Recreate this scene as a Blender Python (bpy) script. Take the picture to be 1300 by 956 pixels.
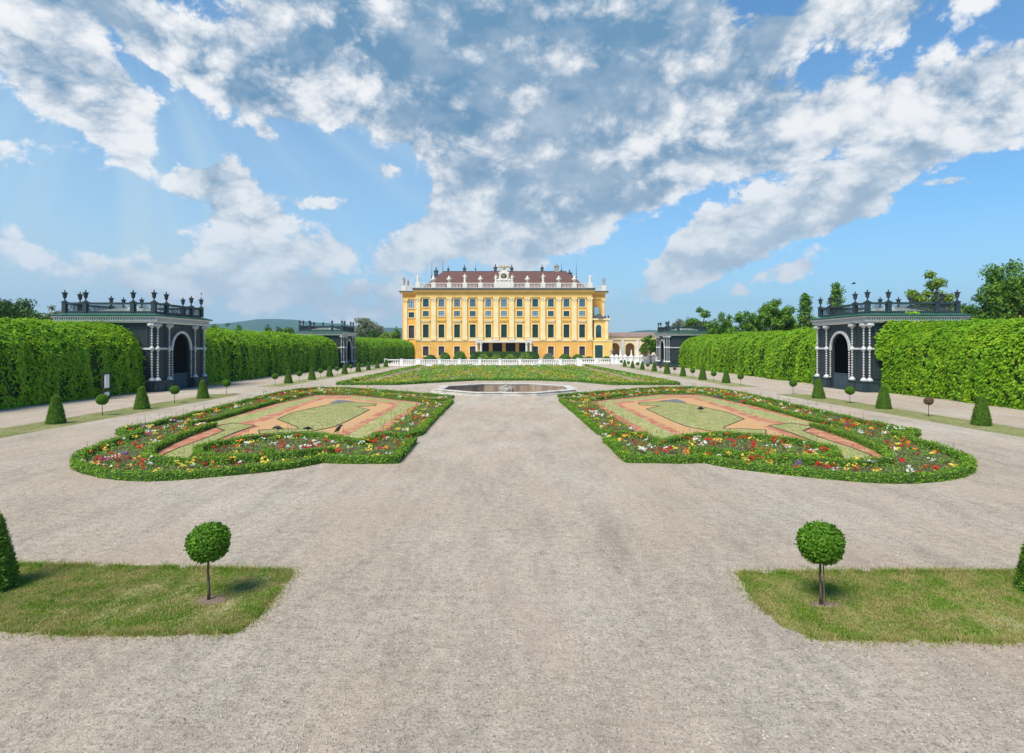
import bpy, math, random
import numpy as np
R = math.radians
S = bpy.context.scene
COL = S.collection
for o in list(bpy.data.objects): bpy.data.objects.remove(o)
rng = np.random.default_rng(7)
random.seed(7)

# ------------------------------------------------------------------ camera
cd = bpy.data.cameras.new('camera'); cam = bpy.data.objects.new('camera', cd); COL.objects.link(cam)
cam.location = (0, 0, 4.0); cam.rotation_euler = (R(90), 0, 0)
cd.sensor_width = 36; cd.lens = 36*750/1300; cd.shift_y = -38/1300
cd.clip_start = 0.1; cd.clip_end = 20000
S.camera = cam
S.view_settings.view_transform = 'Standard'; S.view_settings.look = 'None'
S.view_settings.exposure = 0.88; S.view_settings.gamma = 1

# ------------------------------------------------------------------ sun
SUN = np.array([-0.33, -0.46, 0.80]); SUN /= np.linalg.norm(SUN)
sl = bpy.data.lights.new('sun', 'SUN'); sl.energy = 3.1; sl.angle = R(24); sl.color = (1, .94, .84)
so = bpy.data.objects.new('sun', sl); COL.objects.link(so)
from mathutils import Vector
so.rotation_euler = Vector(SUN).to_track_quat('Z', 'Y').to_euler(); so.location = (-40, -20, 60)

# ------------------------------------------------------------------ world: sky with clouds
W = bpy.data.worlds.new('World'); S.world = W; W.use_nodes = True
nt = W.node_tree; nt.nodes.clear(); L = nt.links
def nd(t, **k):
    n = nt.nodes.new(t)
    for a, b in k.items(): setattr(n, a, b)
    return n
def mth(op, a, b=None, c=None, clamp=False):
    n = nd('ShaderNodeMath', operation=op, use_clamp=clamp)
    for i, v in enumerate((a, b, c)):
        if v is None: continue
        if isinstance(v, (int, float)): n.inputs[i].default_value = v
        else: L.new(v, n.inputs[i])
    return n.outputs[0]
def sstep(v, a, b, t0=0.0, t1=1.0):
    n = nd('ShaderNodeMapRange', interpolation_type='SMOOTHSTEP')
    L.new(v, n.inputs['Value'])
    for k, x in (('From Min', a), ('From Max', b), ('To Min', t0), ('To Max', t1)): n.inputs[k].default_value = x
    return n.outputs['Result']
def mixc(f, a, b):
    n = nd('ShaderNodeMix', data_type='RGBA')
    L.new(f, n.inputs['Factor'])
    for s, v in ((n.inputs[6], a), (n.inputs[7], b)):
        if isinstance(v, tuple): s.default_value = (*v, 1)
        else: L.new(v, s)
    return n.outputs[2]
tc = nd('ShaderNodeTexCoord')
sep = nd('ShaderNodeSeparateXYZ'); L.new(tc.outputs['Generated'], sep.inputs[0])
az = mth('ARCTAN2', sep.outputs[0], sep.outputs[1]); el = mth('ARCSINE', sep.outputs[2])
cmb = nd('ShaderNodeCombineXYZ'); L.new(az, cmb.inputs[0]); L.new(el, cmb.inputs[1])
def fbm(scale, detail, rough, offs=(0, 0, 0), st=(1, 1, 1.5), dist=0.0, vec=None):
    m = nd('ShaderNodeMapping'); L.new(vec or tc.outputs['Generated'], m.inputs[0])
    m.inputs['Location'].default_value = offs; m.inputs['Scale'].default_value = st
    n = nd('ShaderNodeTexNoise'); L.new(m.outputs[0], n.inputs['Vector'])
    n.inputs['Scale'].default_value = scale; n.inputs['Detail'].default_value = detail
    n.inputs['Roughness'].default_value = rough; n.inputs['Distortion'].default_value = dist
    return n
# warp the angles so that cloud masses get uneven outlines
wn = fbm(9.0, 5, .6, (3, 1, 2), (1, 1, 1))
ws = nd('ShaderNodeVectorMath', operation='SUBTRACT'); L.new(wn.outputs['Color'], ws.inputs[0]); ws.inputs[1].default_value = (.5, .5, .5)
wsc = nd('ShaderNodeVectorMath', operation='MULTIPLY'); L.new(ws.outputs[0], wsc.inputs[0]); wsc.inputs[1].default_value = (.11, .09, 0)
wad = nd('ShaderNodeVectorMath', operation='ADD'); L.new(wsc.outputs[0], wad.inputs[0]); L.new(cmb.outputs[0], wad.inputs[1])
UV = wad.outputs[0]
def ang(px, py):
    a = math.atan((px-650)/750); e = math.atan((440-py)/750*math.cos(a)); return a, e
def blob(px, py, rx, ry, rot, f0=1.45, f1=.35):
    a, e = ang(px, py); k = math.cos(a)
    m = nd('ShaderNodeMapping', vector_type='TEXTURE'); L.new(UV, m.inputs[0])
    m.inputs['Location'].default_value = (a, e, 0); m.inputs['Rotation'].default_value = (0, 0, R(rot))
    m.inputs['Scale'].default_value = (rx/750*k*1.15, ry/750*k*1.15, 1)
    v = nd('ShaderNodeVectorMath', operation='LENGTH'); L.new(m.outputs[0], v.inputs[0])
    return sstep(v.outputs['Value'], f0, f1)
def field(lst, *f):
    acc = None
    for (x, y, rx, ry, rot, w) in lst:
        b = blob(x, y, rx, ry, rot, *f)
        acc = mth('MULTIPLY', b, w) if acc is None else mth('MULTIPLY_ADD', b, w, acc)
    return acc
CL = [(35,50,110,62,-30,1.2),(100,120,90,46,-42,1.1),(152,178,55,26,-45,1.0),(30,198,62,20,0,.85),(110,8,110,30,-15,.9),(210,45,85,32,-28,1.1),(285,100,75,42,-30,1.2),
      (380,85,95,58,-15,1.15),(455,120,85,42,-5,1.25),(520,135,40,28,0,.9),(480,45,140,55,0,1.1),(640,60,230,95,0,1.35),(620,150,80,70,0,1.2),(610,225,55,60,0,1.1),(650,255,80,50,0,1.0),
      (760,95,170,75,20,1.25),(700,215,110,55,10,1.1),(545,303,58,32,20,1.15),(610,320,90,36,0,1.0),(690,298,80,34,18,1.1),(790,225,90,45,24,1.1),(860,185,110,45,24,1.1),(950,185,120,38,20,1.05),(1050,155,110,34,16,.95),
      (930,120,75,42,35,1.0),(1000,60,110,42,32,.95),(1080,75,90,22,35,.7),(1190,150,120,44,14,1.2),(1250,110,80,58,20,1.2),(1240,180,80,24,6,.9),(1130,8,180,26,0,.8),
      (860,345,60,26,25,1.1),(920,305,100,36,22,1.2),(1000,270,120,36,16,1.2),(1095,243,80,28,10,1.1),(1060,285,70,22,10,.7),(990,345,62,13,16,1.2),(1225,243,36,11,0,.95),(1212,240,14,8,0,.5),
      (270,222,42,18,10,1.1),(300,252,48,26,-15,1.2),(285,290,40,28,0,.9),(375,300,75,34,-10,1.0),(400,345,120,36,0,.9),(110,350,110,22,-8,.75),(230,345,130,34,0,.75),(460,385,150,28,0,.7),
      (495,215,17,10,0,1.0),(548,190,24,13,-25,1.05),(380,250,34,10,-10,.9),(430,247,20,9,0,.9),(0,300,24,24,0,.7),(347,172,12,9,0,.6),(930,75,60,26,40,-.5),(1020,95,45,28,30,-.6),(640,395,280,28,0,.5)]
DK = [(640,15,260,75,0,1.0),(770,85,160,62,20,1.0),(470,25,130,50,0,.9),(700,120,90,48,15,.6),(590,60,110,60,0,.3),(625,318,90,20,0,.55),(745,255,100,24,18,.55),(115,4,110,22,-10,.9),(340,135,55,18,-20,.6),
      (980,305,140,18,18,.6),(880,200,130,22,24,.4),(700,285,60,22,0,.4),(1120,8,150,20,0,.3),(440,395,150,22,0,.3),(930,80,60,26,38,.5)]
M = field(CL); D = field(DK, 1.6, 0.1)
n1 = fbm(6.5, 12, .58, (0.3, 0.7, 1.9), (1, 1, 1.7), .25)
n2 = fbm(6.5, 7, .55, (0.3+.016, 0.7, 1.9-.045), (1, 1, 1.7), .25)     # same noise a step towards the sun
n1s = fbm(6.5, 7, .55, (0.3, 0.7, 1.9), (1, 1, 1.7), .25)
n3 = fbm(19, 8, .6, (5, 5, 5), (1, 1, 1.4), .2)
n4 = fbm(4.5, 9, .58, (1, 8, 2), (1, 1, 1.6), .1)
n5 = fbm(3.2, 8, .62, (4, 4, 7), (1.2, .6, 1.5), .6)
dens = mth('ADD', mth('MULTIPLY', mth('SUBTRACT', n1.outputs['Fac'], .5), 2.5), mth('MULTIPLY', M, .95))
dens = mth('MULTIPLY_ADD', mth('SUBTRACT', n3.outputs['Fac'], .5), 1.15, dens)
vm = nd('ShaderNodeMapping'); L.new(tc.outputs['Generated'], vm.inputs[0]); vm.inputs['Scale'].default_value = (1, 1, 1.35)
vw = nd('ShaderNodeVectorMath', operation='MULTIPLY_ADD'); L.new(n4.outputs['Color'], vw.inputs[0]); vw.inputs[1].default_value = (.10, .10, .10); L.new(vm.outputs[0], vw.inputs[2])
vo = nd('ShaderNodeTexVoronoi', feature='F1'); L.new(vw.outputs[0], vo.inputs['Vector']); vo.inputs['Scale'].default_value = 15; vo.inputs['Detail'].default_value = 4; vo.inputs['Roughness'].default_value = .62; vo.inputs['Lacunarity'].default_value = 2.1
puff = mth('SUBTRACT', .92, vo.outputs['Distance'])
dens = mth('MULTIPLY_ADD', puff, .9, dens)
cover = sstep(dens, .34, .92)
relief = mth('MULTIPLY', mth('SUBTRACT', n1s.outputs['Fac'], n2.outputs['Fac']), 3.2)
thick = sstep(dens, .75, 2.3)
Dc = mth('MINIMUM', D, 1.0)
mod = sstep(n5.outputs['Fac'], .34, .62, .68, 1.05)
dk = mth('ADD', mth('MULTIPLY', mth('MULTIPLY', Dc, mod), .64), mth('MULTIPLY', thick, .20))
dk = mth('SUBTRACT', dk, mth('MULTIPLY', mth('SUBTRACT', n4.outputs['Fac'], .5), .85))
dk = mth('SUBTRACT', dk, mth('MULTIPLY', mth('SUBTRACT', n3.outputs['Fac'], .5), .5))
dk = mth('SUBTRACT', dk, relief)
dk = mth('SUBTRACT', dk, mth('MULTIPLY', puff, 1.0))
dk = sstep(mth('ADD', dk, -.06), -.22, 1.10)
dk = mth('MULTIPLY', dk, mth('MULTIPLY_ADD', n4.outputs['Fac'], .9, mth('MULTIPLY_ADD', n3.outputs['Fac'], .7, .12)), clamp=True)
STR = 0.10; SK = .53
def c(r, g, b, k=1): return (r/STR*k*SK, g/STR*k*SK, b/STR*k*SK)
ccol = mixc(dk, c(1.0, 1.0, 1.0), c(.15, .31, .49))
ccol = mixc(sstep(el, .36, .03, 0, .60), ccol, c(.78, .87, .93))
sky = nd('ShaderNodeTexSky', sky_type='NISHITA'); sky.sun_disc = False
sky.sun_elevation = math.asin(SUN[2]); sky.sun_rotation = math.atan2(SUN[0], SUN[1])
sky.altitude = 200; sky.air_density = 1.0; sky.dust_density = .2; sky.ozone_density = 4
# thin high haze of the real sky, thicker low down and towards the left
veil = mth('MULTIPLY', sstep(el, .75, .0), sstep(az, .9, -.8, .30, 1.0))
veil = mth('MULTIPLY', mth('MULTIPLY', veil, .85), mth('ADD', fbm(2.6, 5, .5, (9, 2, 4), (1, 1, 2)).outputs['Fac'], .25))
skt = nd('ShaderNodeMix', data_type='RGBA', blend_type='MULTIPLY'); skt.inputs[0].default_value = 1
L.new(sky.outputs[0], skt.inputs[6]); skt.inputs[7].default_value = (.46, .84, .98, 1)
# soft shafts of light fanning out below the bright cloud at the upper left
ra, re_ = ang(150, -90)
dx = mth('SUBTRACT', az, ra); dy = mth('SUBTRACT', el, re_); th = mth('ARCTAN2', dx, mth('MULTIPLY', dy, -1.0))
rn = nd('ShaderNodeTexNoise', noise_dimensions='1D'); L.new(mth('MULTIPLY', th, 4.0), rn.inputs['W']); rn.inputs['Scale'].default_value = 1; rn.inputs['Detail'].default_value = 2
rad = mth('SQRT', mth('ADD', mth('MULTIPLY', dx, dx), mth('MULTIPLY', dy, dy)))
ray = mth('MULTIPLY', sstep(rn.outputs['Fac'], .35, .75), mth('MULTIPLY', sstep(rad, .95, .25), sstep(rad, .1, .25)))
veil = mth('MULTIPLY_ADD', ray, .36, veil)
low = sstep(el, .22, .0, 0, .5)
veil = mth('ADD', veil, low)
base = mixc(mth('MULTIPLY', veil, 1.0, clamp=True), skt.outputs[2], c(.54, .75, .88))
fin = mixc(cover, base, ccol)
bg = nd('ShaderNodeBackground'); L.new(fin, bg.inputs['Color']); bg.inputs['Strength'].default_value = STR
ow = nd('ShaderNodeOutputWorld'); L.new(bg.outputs[0], ow.inputs['Surface'])
W.cycles.sampling_method = 'MANUAL'; W.cycles.sample_map_resolution = 512

# ------------------------------------------------------------------ helpers
def G(px, py, z=0.0):
    y = 750*(4-z)/(py-440); return ((px-650)*y/750, y)
def tag(o, label=None, cat=None, group=None, kind=None):
    if label: o['label'] = label
    if cat: o['category'] = cat
    if group: o['group'] = group
    if kind: o['kind'] = kind
    return o
def empty(name, loc, rz=0, label=None, cat=None, group=None):
    o = bpy.data.objects.new(name, None); COL.objects.link(o); o.location = loc; o.rotation_euler = (0, 0, rz)
    o.empty_display_size = .3
    return tag(o, label, cat, group)
def dup(o, parent=None):
    q = o.copy(); COL.objects.link(q)
    if parent is not None: q.parent = parent
    for ch in o.children: dup(ch, q)
    return q
class MB:
    def __init__(s): s.v = []; s.f = []; s.m = []
    def add(s, vs, fs, mi=0):
        b = len(s.v); s.v += [tuple(map(float, p)) for p in vs]; s.f += [tuple(i+b for i in f) for f in fs]; s.m += [mi]*len(fs); return s
    def box(s, x0, x1, y0, y1, z0, z1, mi=0):
        return s.add([(x0,y0,z0),(x1,y0,z0),(x1,y1,z0),(x0,y1,z0),(x0,y0,z1),(x1,y0,z1),(x1,y1,z1),(x0,y1,z1)],
                     [(0,3,2,1),(4,5,6,7),(0,1,5,4),(1,2,6,5),(2,3,7,6),(3,0,4,7)], mi)
    def lathe(s, prof, cx=0, cy=0, seg=12, mi=0, z0=0, sx=1, sy=1):
        vs = []; fs = []; n = len(prof)
        for (r, z) in prof:
            for k in range(seg):
                a = 2*math.pi*k/seg; vs.append((cx+r*math.cos(a)*sx, cy+r*math.sin(a)*sy, z0+z))
        for i in range(n-1):
            for k in range(seg):
                k2 = (k+1) % seg; fs.append((i*seg+k, i*seg+k2, (i+1)*seg+k2, (i+1)*seg+k))
        fs.append(tuple(range(seg-1, -1, -1))); fs.append(tuple((n-1)*seg+k for k in range(seg)))
        return s.add(vs, fs, mi)
    def tube(s, pts, rad, seg=8, mi=0):
        pts = [np.array(p, float) for p in pts]
        if isinstance(rad, (int, float)): rad = [rad]*len(pts)
        vs = []; fs = []
        for i, p in enumerate(pts):
            t = pts[min(i+1, len(pts)-1)]-pts[max(i-1, 0)]; t /= (np.linalg.norm(t)+1e-9)
            a = np.array([0, 0, 1.]) if abs(t[2]) < .9 else np.array([1., 0, 0])
            u = np.cross(t, a); u /= np.linalg.norm(u); w = np.cross(t, u)
            for k in range(seg):
                q = 2*math.pi*k/seg; vs.append(p+rad[i]*(u*math.cos(q)+w*math.sin(q)))
        for i in range(len(pts)-1):
            for k in range(seg):
                k2 = (k+1) % seg; fs.append((i*seg+k, (i+1)*seg+k, (i+1)*seg+k2, i*seg+k2))
        fs.append(tuple(range(seg))); fs.append(tuple((len(pts)-1)*seg+k for k in range(seg-1, -1, -1)))
        return s.add(vs, fs, mi)
    def ball(s, x, y, z, r, mi=0, seg=10, rings=6, sx=1, sy=1, sz=1):
        prof = [(max(r*math.sin(math.pi*i/rings), .001), -r*math.cos(math.pi*i/rings)*sz) for i in range(rings+1)]
        return s.lathe(prof, x, y, seg, mi, z, sx, sy)
    def poly(s, pts, z0, z1, mi=0):     # vertical prism over a plan polygon
        n = len(pts); vs = [(x, y, z0) for x, y in pts]+[(x, y, z1) for x, y in pts]
        a = sum(pts[i][0]*pts[(i+1) % n][1]-pts[(i+1) % n][0]*pts[i][1] for i in range(n))
        fs = [tuple(range(n-1, -1, -1)), tuple(range(n, 2*n))]+[(i, (i+1) % n, n+(i+1) % n, n+i) for i in range(n)]
        if a < 0: fs = [tuple(reversed(f)) for f in fs]
        return s.add(vs, fs, mi)
    def archwall(s, u0, u1, z0, z1, uc, hw, zs, t0, t1, axis='x', mi=0, seg=14, zb=None):
        """wall in plane u-z, thickness t0..t1, with an arched opening centred uc, half width hw, springing zs, bottom zb"""
        zb = z0 if zb is None else zb
        def P(u, t, z): return (u, t, z) if axis == 'x' else (t, u, z)
        def bx(a, b, q, r):
            if axis == 'x': s.box(a, b, t0, t1, q, r, mi)
            else: s.box(t0, t1, a, b, q, r, mi)
        bx(u0, uc-hw, z0, z1); bx(uc+hw, u1, z0, z1)
        if zb > z0: bx(uc-hw, uc+hw, z0, zb)
        for i in range(seg):
            a, b = math.pi-math.pi*i/seg, math.pi-math.pi*(i+1)/seg
            ua, ub = uc+hw*math.cos(a), uc+hw*math.cos(b); za, zb2 = zs+hw*math.sin(a), zs+hw*math.sin(b)
            vs = [P(ua, t0, za), P(ub, t0, zb2), P(ub, t0, z1), P(ua, t0, z1), P(ua, t1, za), P(ub, t1, zb2), P(ub, t1, z1), P(ua, t1, z1)]
            s.add(vs, [(0,1,2,3),(7,6,5,4),(0,4,5,1),(3,2,6,7)], mi)
        return s
    def archring(s, uc, r0, r1, zs, t0, t1, axis='x', mi=0, seg=16):
        def P(u, t, z): return (u, t, z) if axis == 'x' else (t, u, z)
        for i in range(seg):
            a, b = math.pi*i/seg, math.pi*(i+1)/seg
            vs = []
            for t in (t0, t1):
                for (r, g) in ((r0, a), (r1, a), (r1, b), (r0, b)): vs.append(P(uc+r*math.cos(g), t, zs+r*math.sin(g)))
            s.add(vs, [(0,1,2,3),(7,6,5,4),(0,4,5,1),(1,5,6,2),(2,6,7,3),(3,7,4,0)], mi)
        return s
    def build(s, name, mats, parent=None, smooth=False, loc=None):
        me = bpy.data.meshes.new(name); me.from_pydata(s.v, [], s.f)
        if not isinstance(mats, (list, tuple)): mats = [mats]
        for m in mats: me.materials.append(m)
        if len(mats) > 1: me.polygons.foreach_set('material_index', s.m)
        if smooth: me.polygons.foreach_set('use_smooth', [True]*len(s.f))
        me.update()
        o = bpy.data.objects.new(name, me); COL.objects.link(o)
        if parent is not None: o.parent = parent
        if loc is not None: o.location = loc
        return o
def qmesh(name, V, mats, mi=None, parent=None, extra=None):
    """mesh from stacked quads V (n,4,3); extra = (verts, faces, mat index) solid part joined in"""
    V = np.asarray(V, float); n = len(V)
    vs = V.reshape(-1, 3); idx = np.arange(4*n)
    me = bpy.data.meshes.new(name)
    ev, ef, em = extra if extra is not None else ([], [], 0)
    nv = 4*n+len(ev); me.vertices.add(nv)
    co = np.concatenate([vs, np.array(ev, float).reshape(-1, 3)]) if len(ev) else vs
    me.vertices.foreach_set('co', co.ravel())
    li = [idx]; starts = list(range(0, 4*n, 4)); p = 4*n; q = []
    for f in ef:
        starts.append(p); p += len(f); q += [i+4*n for i in f]
    me.loops.add(p); me.loops.foreach_set('vertex_index', np.concatenate([idx, np.array(q, int)]).astype(np.int32))
    me.polygons.add(len(starts)); me.polygons.foreach_set('loop_start', np.array(starts, np.int32))
    if not isinstance(mats, (list, tuple)): mats = [mats]
    for m in mats: me.materials.append(m)
    m0 = np.zeros(n, np.int32) if mi is None else np.asarray(mi, np.int32)
    me.polygons.foreach_set('material_index', np.concatenate([m0, np.full(len(ef), em, np.int32)]).astype(np.int32))
    me.update(calc_edges=True); me.validate()
    o = bpy.data.objects.new(name, me); COL.objects.link(o)
    if parent is not None: o.parent = parent
    return o
def unit(a): return a/(np.linalg.norm(a, axis=-1, keepdims=True)+1e-9)
def leaves(P, N, size, droop=.5, asp=.65, jit=.5, sj=.35):
    n = len(P); N2 = unit(N+rng.normal(0, jit, (n, 3)))
    t = rng.normal(0, 1, (n, 3))+np.array([0, 0, -droop*2.0]); t -= (t*N2).sum(1, keepdims=True)*N2; t = unit(t)
    b = np.cross(N2, t); s = (size*(1+rng.uniform(-sj, sj, n)))[:, None]
    return np.stack([P, P+t*s*.45+b*s*asp*.5, P+t*s, P+t*s*.5-b*s*asp*.5], 1)
_k = np.random.default_rng(3)
_K = _k.normal(0, 1, (14, 3)); _PH = _k.uniform(0, 6.28, 14)
def sn(P, f=1.0):
    P = np.asarray(P, float)*f; return np.sin(P@_K.T+_PH).sum(-1)/5.0
def inpoly(x, y, pts):
    inside = np.zeros(len(x), bool); n = len(pts); j = n-1
    for i in range(n):
        xi, yi = pts[i]; xj, yj = pts[j]
        cnd = ((yi > y) != (yj > y)) & (x < (xj-xi)*(y-yi)/((yj-yi) or 1e-9)+xi)
        inside ^= cnd; j = i
    return inside
def sample_poly(pts, n):
    a = np.array(pts); lo = a.min(0); hi = a.max(0)
    p = rng.uniform(lo, hi, (n, 2)); return p[inpoly(p[:, 0], p[:, 1], pts)]
def area_of(pts):
    a = np.array(pts); x, y = a.T; return abs((x*np.roll(y, 1)-y*np.roll(x, 1)).sum())/2

# ------------------------------------------------------------------ materials
def new_mat(name):
    m = bpy.data.materials.new(name); m.use_nodes = True; t = m.node_tree
    return m, t, t.nodes['Principled BSDF']
def mat(name, c1, c2=None, scale=4, rough=.8, bump=0, bscale=None, detail=6, metal=0, spec=.3, c3=None, s3=.3, coord='Object', stretch=(1, 1, 1), lo=.35, hi=.65):
    m, t, b = new_mat(name); l = t.links; N = t.nodes
    b.inputs['Roughness'].default_value = rough; b.inputs['Metallic'].default_value = metal
    b.inputs['Specular IOR Level'].default_value = spec
    c2 = c2 or tuple(x*.8 for x in c1)
    tcn = N.new('ShaderNodeTexCoord'); mp = N.new('ShaderNodeMapping'); mp.inputs['Scale'].default_value = stretch
    l.new(tcn.outputs[coord], mp.inputs[0])
    n = N.new('ShaderNodeTexNoise'); n.inputs['Scale'].default_value = scale; n.inputs['Detail'].default_value = detail; n.inputs['Roughness'].default_value = .6
    l.new(mp.outputs[0], n.inputs['Vector'])
    r = N.new('ShaderNodeValToRGB'); r.color_ramp.elements[0].position = lo; r.color_ramp.elements[1].position = hi
    r.color_ramp.elements[0].color = (*c1, 1); r.color_ramp.elements[1].color = (*c2, 1); l.new(n.outputs['Fac'], r.inputs[0])
    out = r.outputs[0]
    if c3:
        n3 = N.new('ShaderNodeTexNoise'); n3.inputs['Scale'].default_value = s3; n3.inputs['Detail'].default_value = 4; l.new(mp.outputs[0], n3.inputs['Vector'])
        mr = N.new('ShaderNodeMapRange'); mr.inputs['From Min'].default_value = .45; mr.inputs['From Max'].default_value = .65; l.new(n3.outputs['Fac'], mr.inputs[0])
        mx = N.new('ShaderNodeMix'); mx.data_type = 'RGBA'; l.new(mr.outputs[0], mx.inputs[0]); l.new(out, mx.inputs[6]); mx.inputs[7].default_value = (*c3, 1); out = mx.outputs[2]
    l.new(out, b.inputs['Base Color'])
    if bump:
        nb = N.new('ShaderNodeTexNoise'); nb.inputs['Scale'].default_value = bscale or scale*4; nb.inputs['Detail'].default_value = 5; l.new(mp.outputs[0], nb.inputs['Vector'])
        bp = N.new('ShaderNodeBump'); bp.inputs['Strength'].default_value = bump; bp.inputs['Distance'].default_value = .02
        l.new(nb.outputs['Fac'], bp.inputs['Height']); l.new(bp.outputs[0], b.inputs['Normal'])
    return m
def leafmat(name, ca, cb, cc=None, trans=.35, rough=.55, patch=None, ps=1.2):
    """leaf colours vary from leaf to leaf; thin leaves let light through"""
    m, t, b = new_mat(name); l = t.links; N = t.nodes
    g = N.new('ShaderNodeNewGeometry'); r = N.new('ShaderNodeValToRGB')
    e = r.color_ramp.elements; e[0].color = (*ca, 1); e[1].color = (*cb, 1)
    if cc: q = e.new(.93); q.color = (*cb, 1); e[2].color = (*cc, 1)
    l.new(g.outputs['Random Per Island'], r.inputs[0])
    tcn = N.new('ShaderNodeTexCoord'); n = N.new('ShaderNodeTexNoise'); n.inputs['Scale'].default_value = .6; n.inputs['Detail'].default_value = 3
    l.new(tcn.outputs['Object'], n.inputs['Vector'])
    mr = N.new('ShaderNodeMapRange'); mr.inputs['To Min'].default_value = .72; mr.inputs['To Max'].default_value = 1.28; l.new(n.outputs['Fac'], mr.inputs[0])
    mul = N.new('ShaderNodeVectorMath'); mul.operation = 'SCALE'; l.new(r.outputs[0], mul.inputs[0]); l.new(mr.outputs[0], mul.inputs['Scale'])
    cout = mul.outputs[0]
    if patch:
        n2 = N.new('ShaderNodeTexNoise'); n2.inputs['Scale'].default_value = ps; n2.inputs['Detail'].default_value = 6; n2.inputs['Roughness'].default_value = .65; l.new(tcn.outputs['Object'], n2.inputs['Vector'])
        m2 = N.new('ShaderNodeMapRange'); m2.inputs['From Min'].default_value = .40; m2.inputs['From Max'].default_value = .58; l.new(n2.outputs['Fac'], m2.inputs[0])
        mx = N.new('ShaderNodeMix'); mx.data_type = 'RGBA'; l.new(m2.outputs[0], mx.inputs[0]); l.new(cout, mx.inputs[6]); mx.inputs[7].default_value = (*patch, 1); cout = mx.outputs[2]
    l.new(cout, b.inputs['Base Color']); b.inputs['Roughness'].default_value = rough; b.inputs['Specular IOR Level'].default_value = .25
    tr = N.new('ShaderNodeBsdfTranslucent'); l.new(cout, tr.inputs[0])
    ms = N.new('ShaderNodeMixShader'); ms.inputs[0].default_value = trans
    l.new(b.outputs[0], ms.inputs[1]); l.new(tr.outputs[0], ms.inputs[2]); l.new(ms.outputs[0], N['Material Output'].inputs[0])
    return m

def gravel_mat():
    m, t, b = new_mat('gravel'); l = t.links; N = t.nodes
    tcn = N.new('ShaderNodeTexCoord'); V = tcn.outputs['Object']
    def noise(s, d, r=.6, st=None):
        n = N.new('ShaderNodeTexNoise'); n.inputs['Scale'].default_value = s; n.inputs['Detail'].default_value = d; n.inputs['Roughness'].default_value = r
        if st:
            mp = N.new('ShaderNodeMapping'); mp.inputs['Scale'].default_value = st; l.new(V, mp.inputs[0]); l.new(mp.outputs[0], n.inputs['Vector'])
        else: l.new(V, n.inputs['Vector'])
        return n.outputs['Fac']
    def ramp(f, stops):
        r = N.new('ShaderNodeValToRGB'); e = r.color_ramp.elements
        while len(e) < len(stops): e.new(.5)
        for i, (p, col) in enumerate(stops): e[i].position = p; e[i].color = (*col, 1)
        l.new(f, r.inputs[0]); return r.outputs[0]
    def mix(f, a, bb, mode='MIX'):
        x = N.new('ShaderNodeMix'); x.data_type = 'RGBA'; x.blend_type = mode
        if isinstance(f, float): x.inputs[0].default_value = f
        else: l.new(f, x.inputs[0])
        l.new(a, x.inputs[6])
        if isinstance(bb, tuple): x.inputs[7].default_value = (*bb, 1)
        else: l.new(bb, x.inputs[7])
        return x.outputs[2]
    base = ramp(noise(.16, 8, .55), [(.32, (.44, .365, .275)), (.5, (.48, .405, .315)), (.7, (.53, .46, .37))])
    trk = ramp(noise(1.3, 6, .65, (.9, .22, 1)), [(.3, (.78, .78, .79)), (.52, (1, 1, 1)), (.75, (1.12, 1.1, 1.06))])
    base = mix(.85, base, trk, 'MULTIPLY')
    sp = ramp(noise(26, 4, .8), [(.36, (.28, .27, .26)), (.46, (.92, .92, .92)), (.58, (1.04, 1.04, 1.04)), (.68, (1.5, 1.5, 1.48))])
    base = mix(.9, base, sp, 'MULTIPLY')
    sp2 = ramp(noise(6, 9, .8), [(.36, (.62, .61, .60)), (.5, (1, 1, 1)), (.64, (1.18, 1.18, 1.18))])
    base = mix(.8, base, sp2, 'MULTIPLY')
    def dnoise(sc, d, st, dist):
        n = N.new('ShaderNodeTexNoise'); n.inputs['Scale'].default_value = sc; n.inputs['Detail'].default_value = d; n.inputs['Roughness'].default_value = .7; n.inputs['Distortion'].default_value = dist
        mp = N.new('ShaderNodeMapping'); mp.inputs['Scale'].default_value = st; mp.inputs['Rotation'].default_value = (0, 0, .5); l.new(V, mp.inputs[0]); l.new(mp.outputs[0], n.inputs['Vector']); return n.outputs['Fac']
    t2 = ramp(dnoise(.8, 8, (1.6, .5, 1), 1.8), [(.36, (.84, .83, .82)), (.5, (1, 1, 1)), (.64, (1.13, 1.12, 1.10))]); base = mix(.55, base, t2, 'MULTIPLY')
    t3 = ramp(dnoise(2.6, 9, (.7, 1.5, 1), 2.2), [(.38, (.82, .81, .80)), (.48, (1, 1, 1)), (.66, (1.12, 1.11, 1.10))]); base = mix(.5, base, t3, 'MULTIPLY')
    pk = N.new('ShaderNodeMapRange'); pk.inputs['From Min'].default_value = .46; pk.inputs['From Max'].default_value = .66; pk.inputs['To Max'].default_value = .38
    l.new(noise(.35, 4, .5, (1, .5, 1)), pk.inputs[0]); base = mix(pk.outputs[0], base, (.50, .36, .265))
    l.new(base, b.inputs['Base Color']); b.inputs['Roughness'].default_value = .92; b.inputs['Specular IOR Level'].default_value = .15
    ad = N.new('ShaderNodeMath'); ad.operation = 'MULTIPLY_ADD'; l.new(noise(55, 3, .7), ad.inputs[0]); ad.inputs[1].default_value = .5; l.new(noise(5, 6, .65), ad.inputs[2])
    bp = N.new('ShaderNodeBump'); bp.inputs['Strength'].default_value = 1.0; bp.inputs['Distance'].default_value = .05
    l.new(ad.outputs[0], bp.inputs['Height']); l.new(bp.outputs[0], b.inputs['Normal'])
    return m
M_gravel = gravel_mat()
M_sand = mat('sand_gravel', (.48, .24, .085), (.60, .35, .15), 14, .95, .7, 40, c3=(.44, .30, .17), s3=1.8)
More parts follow.
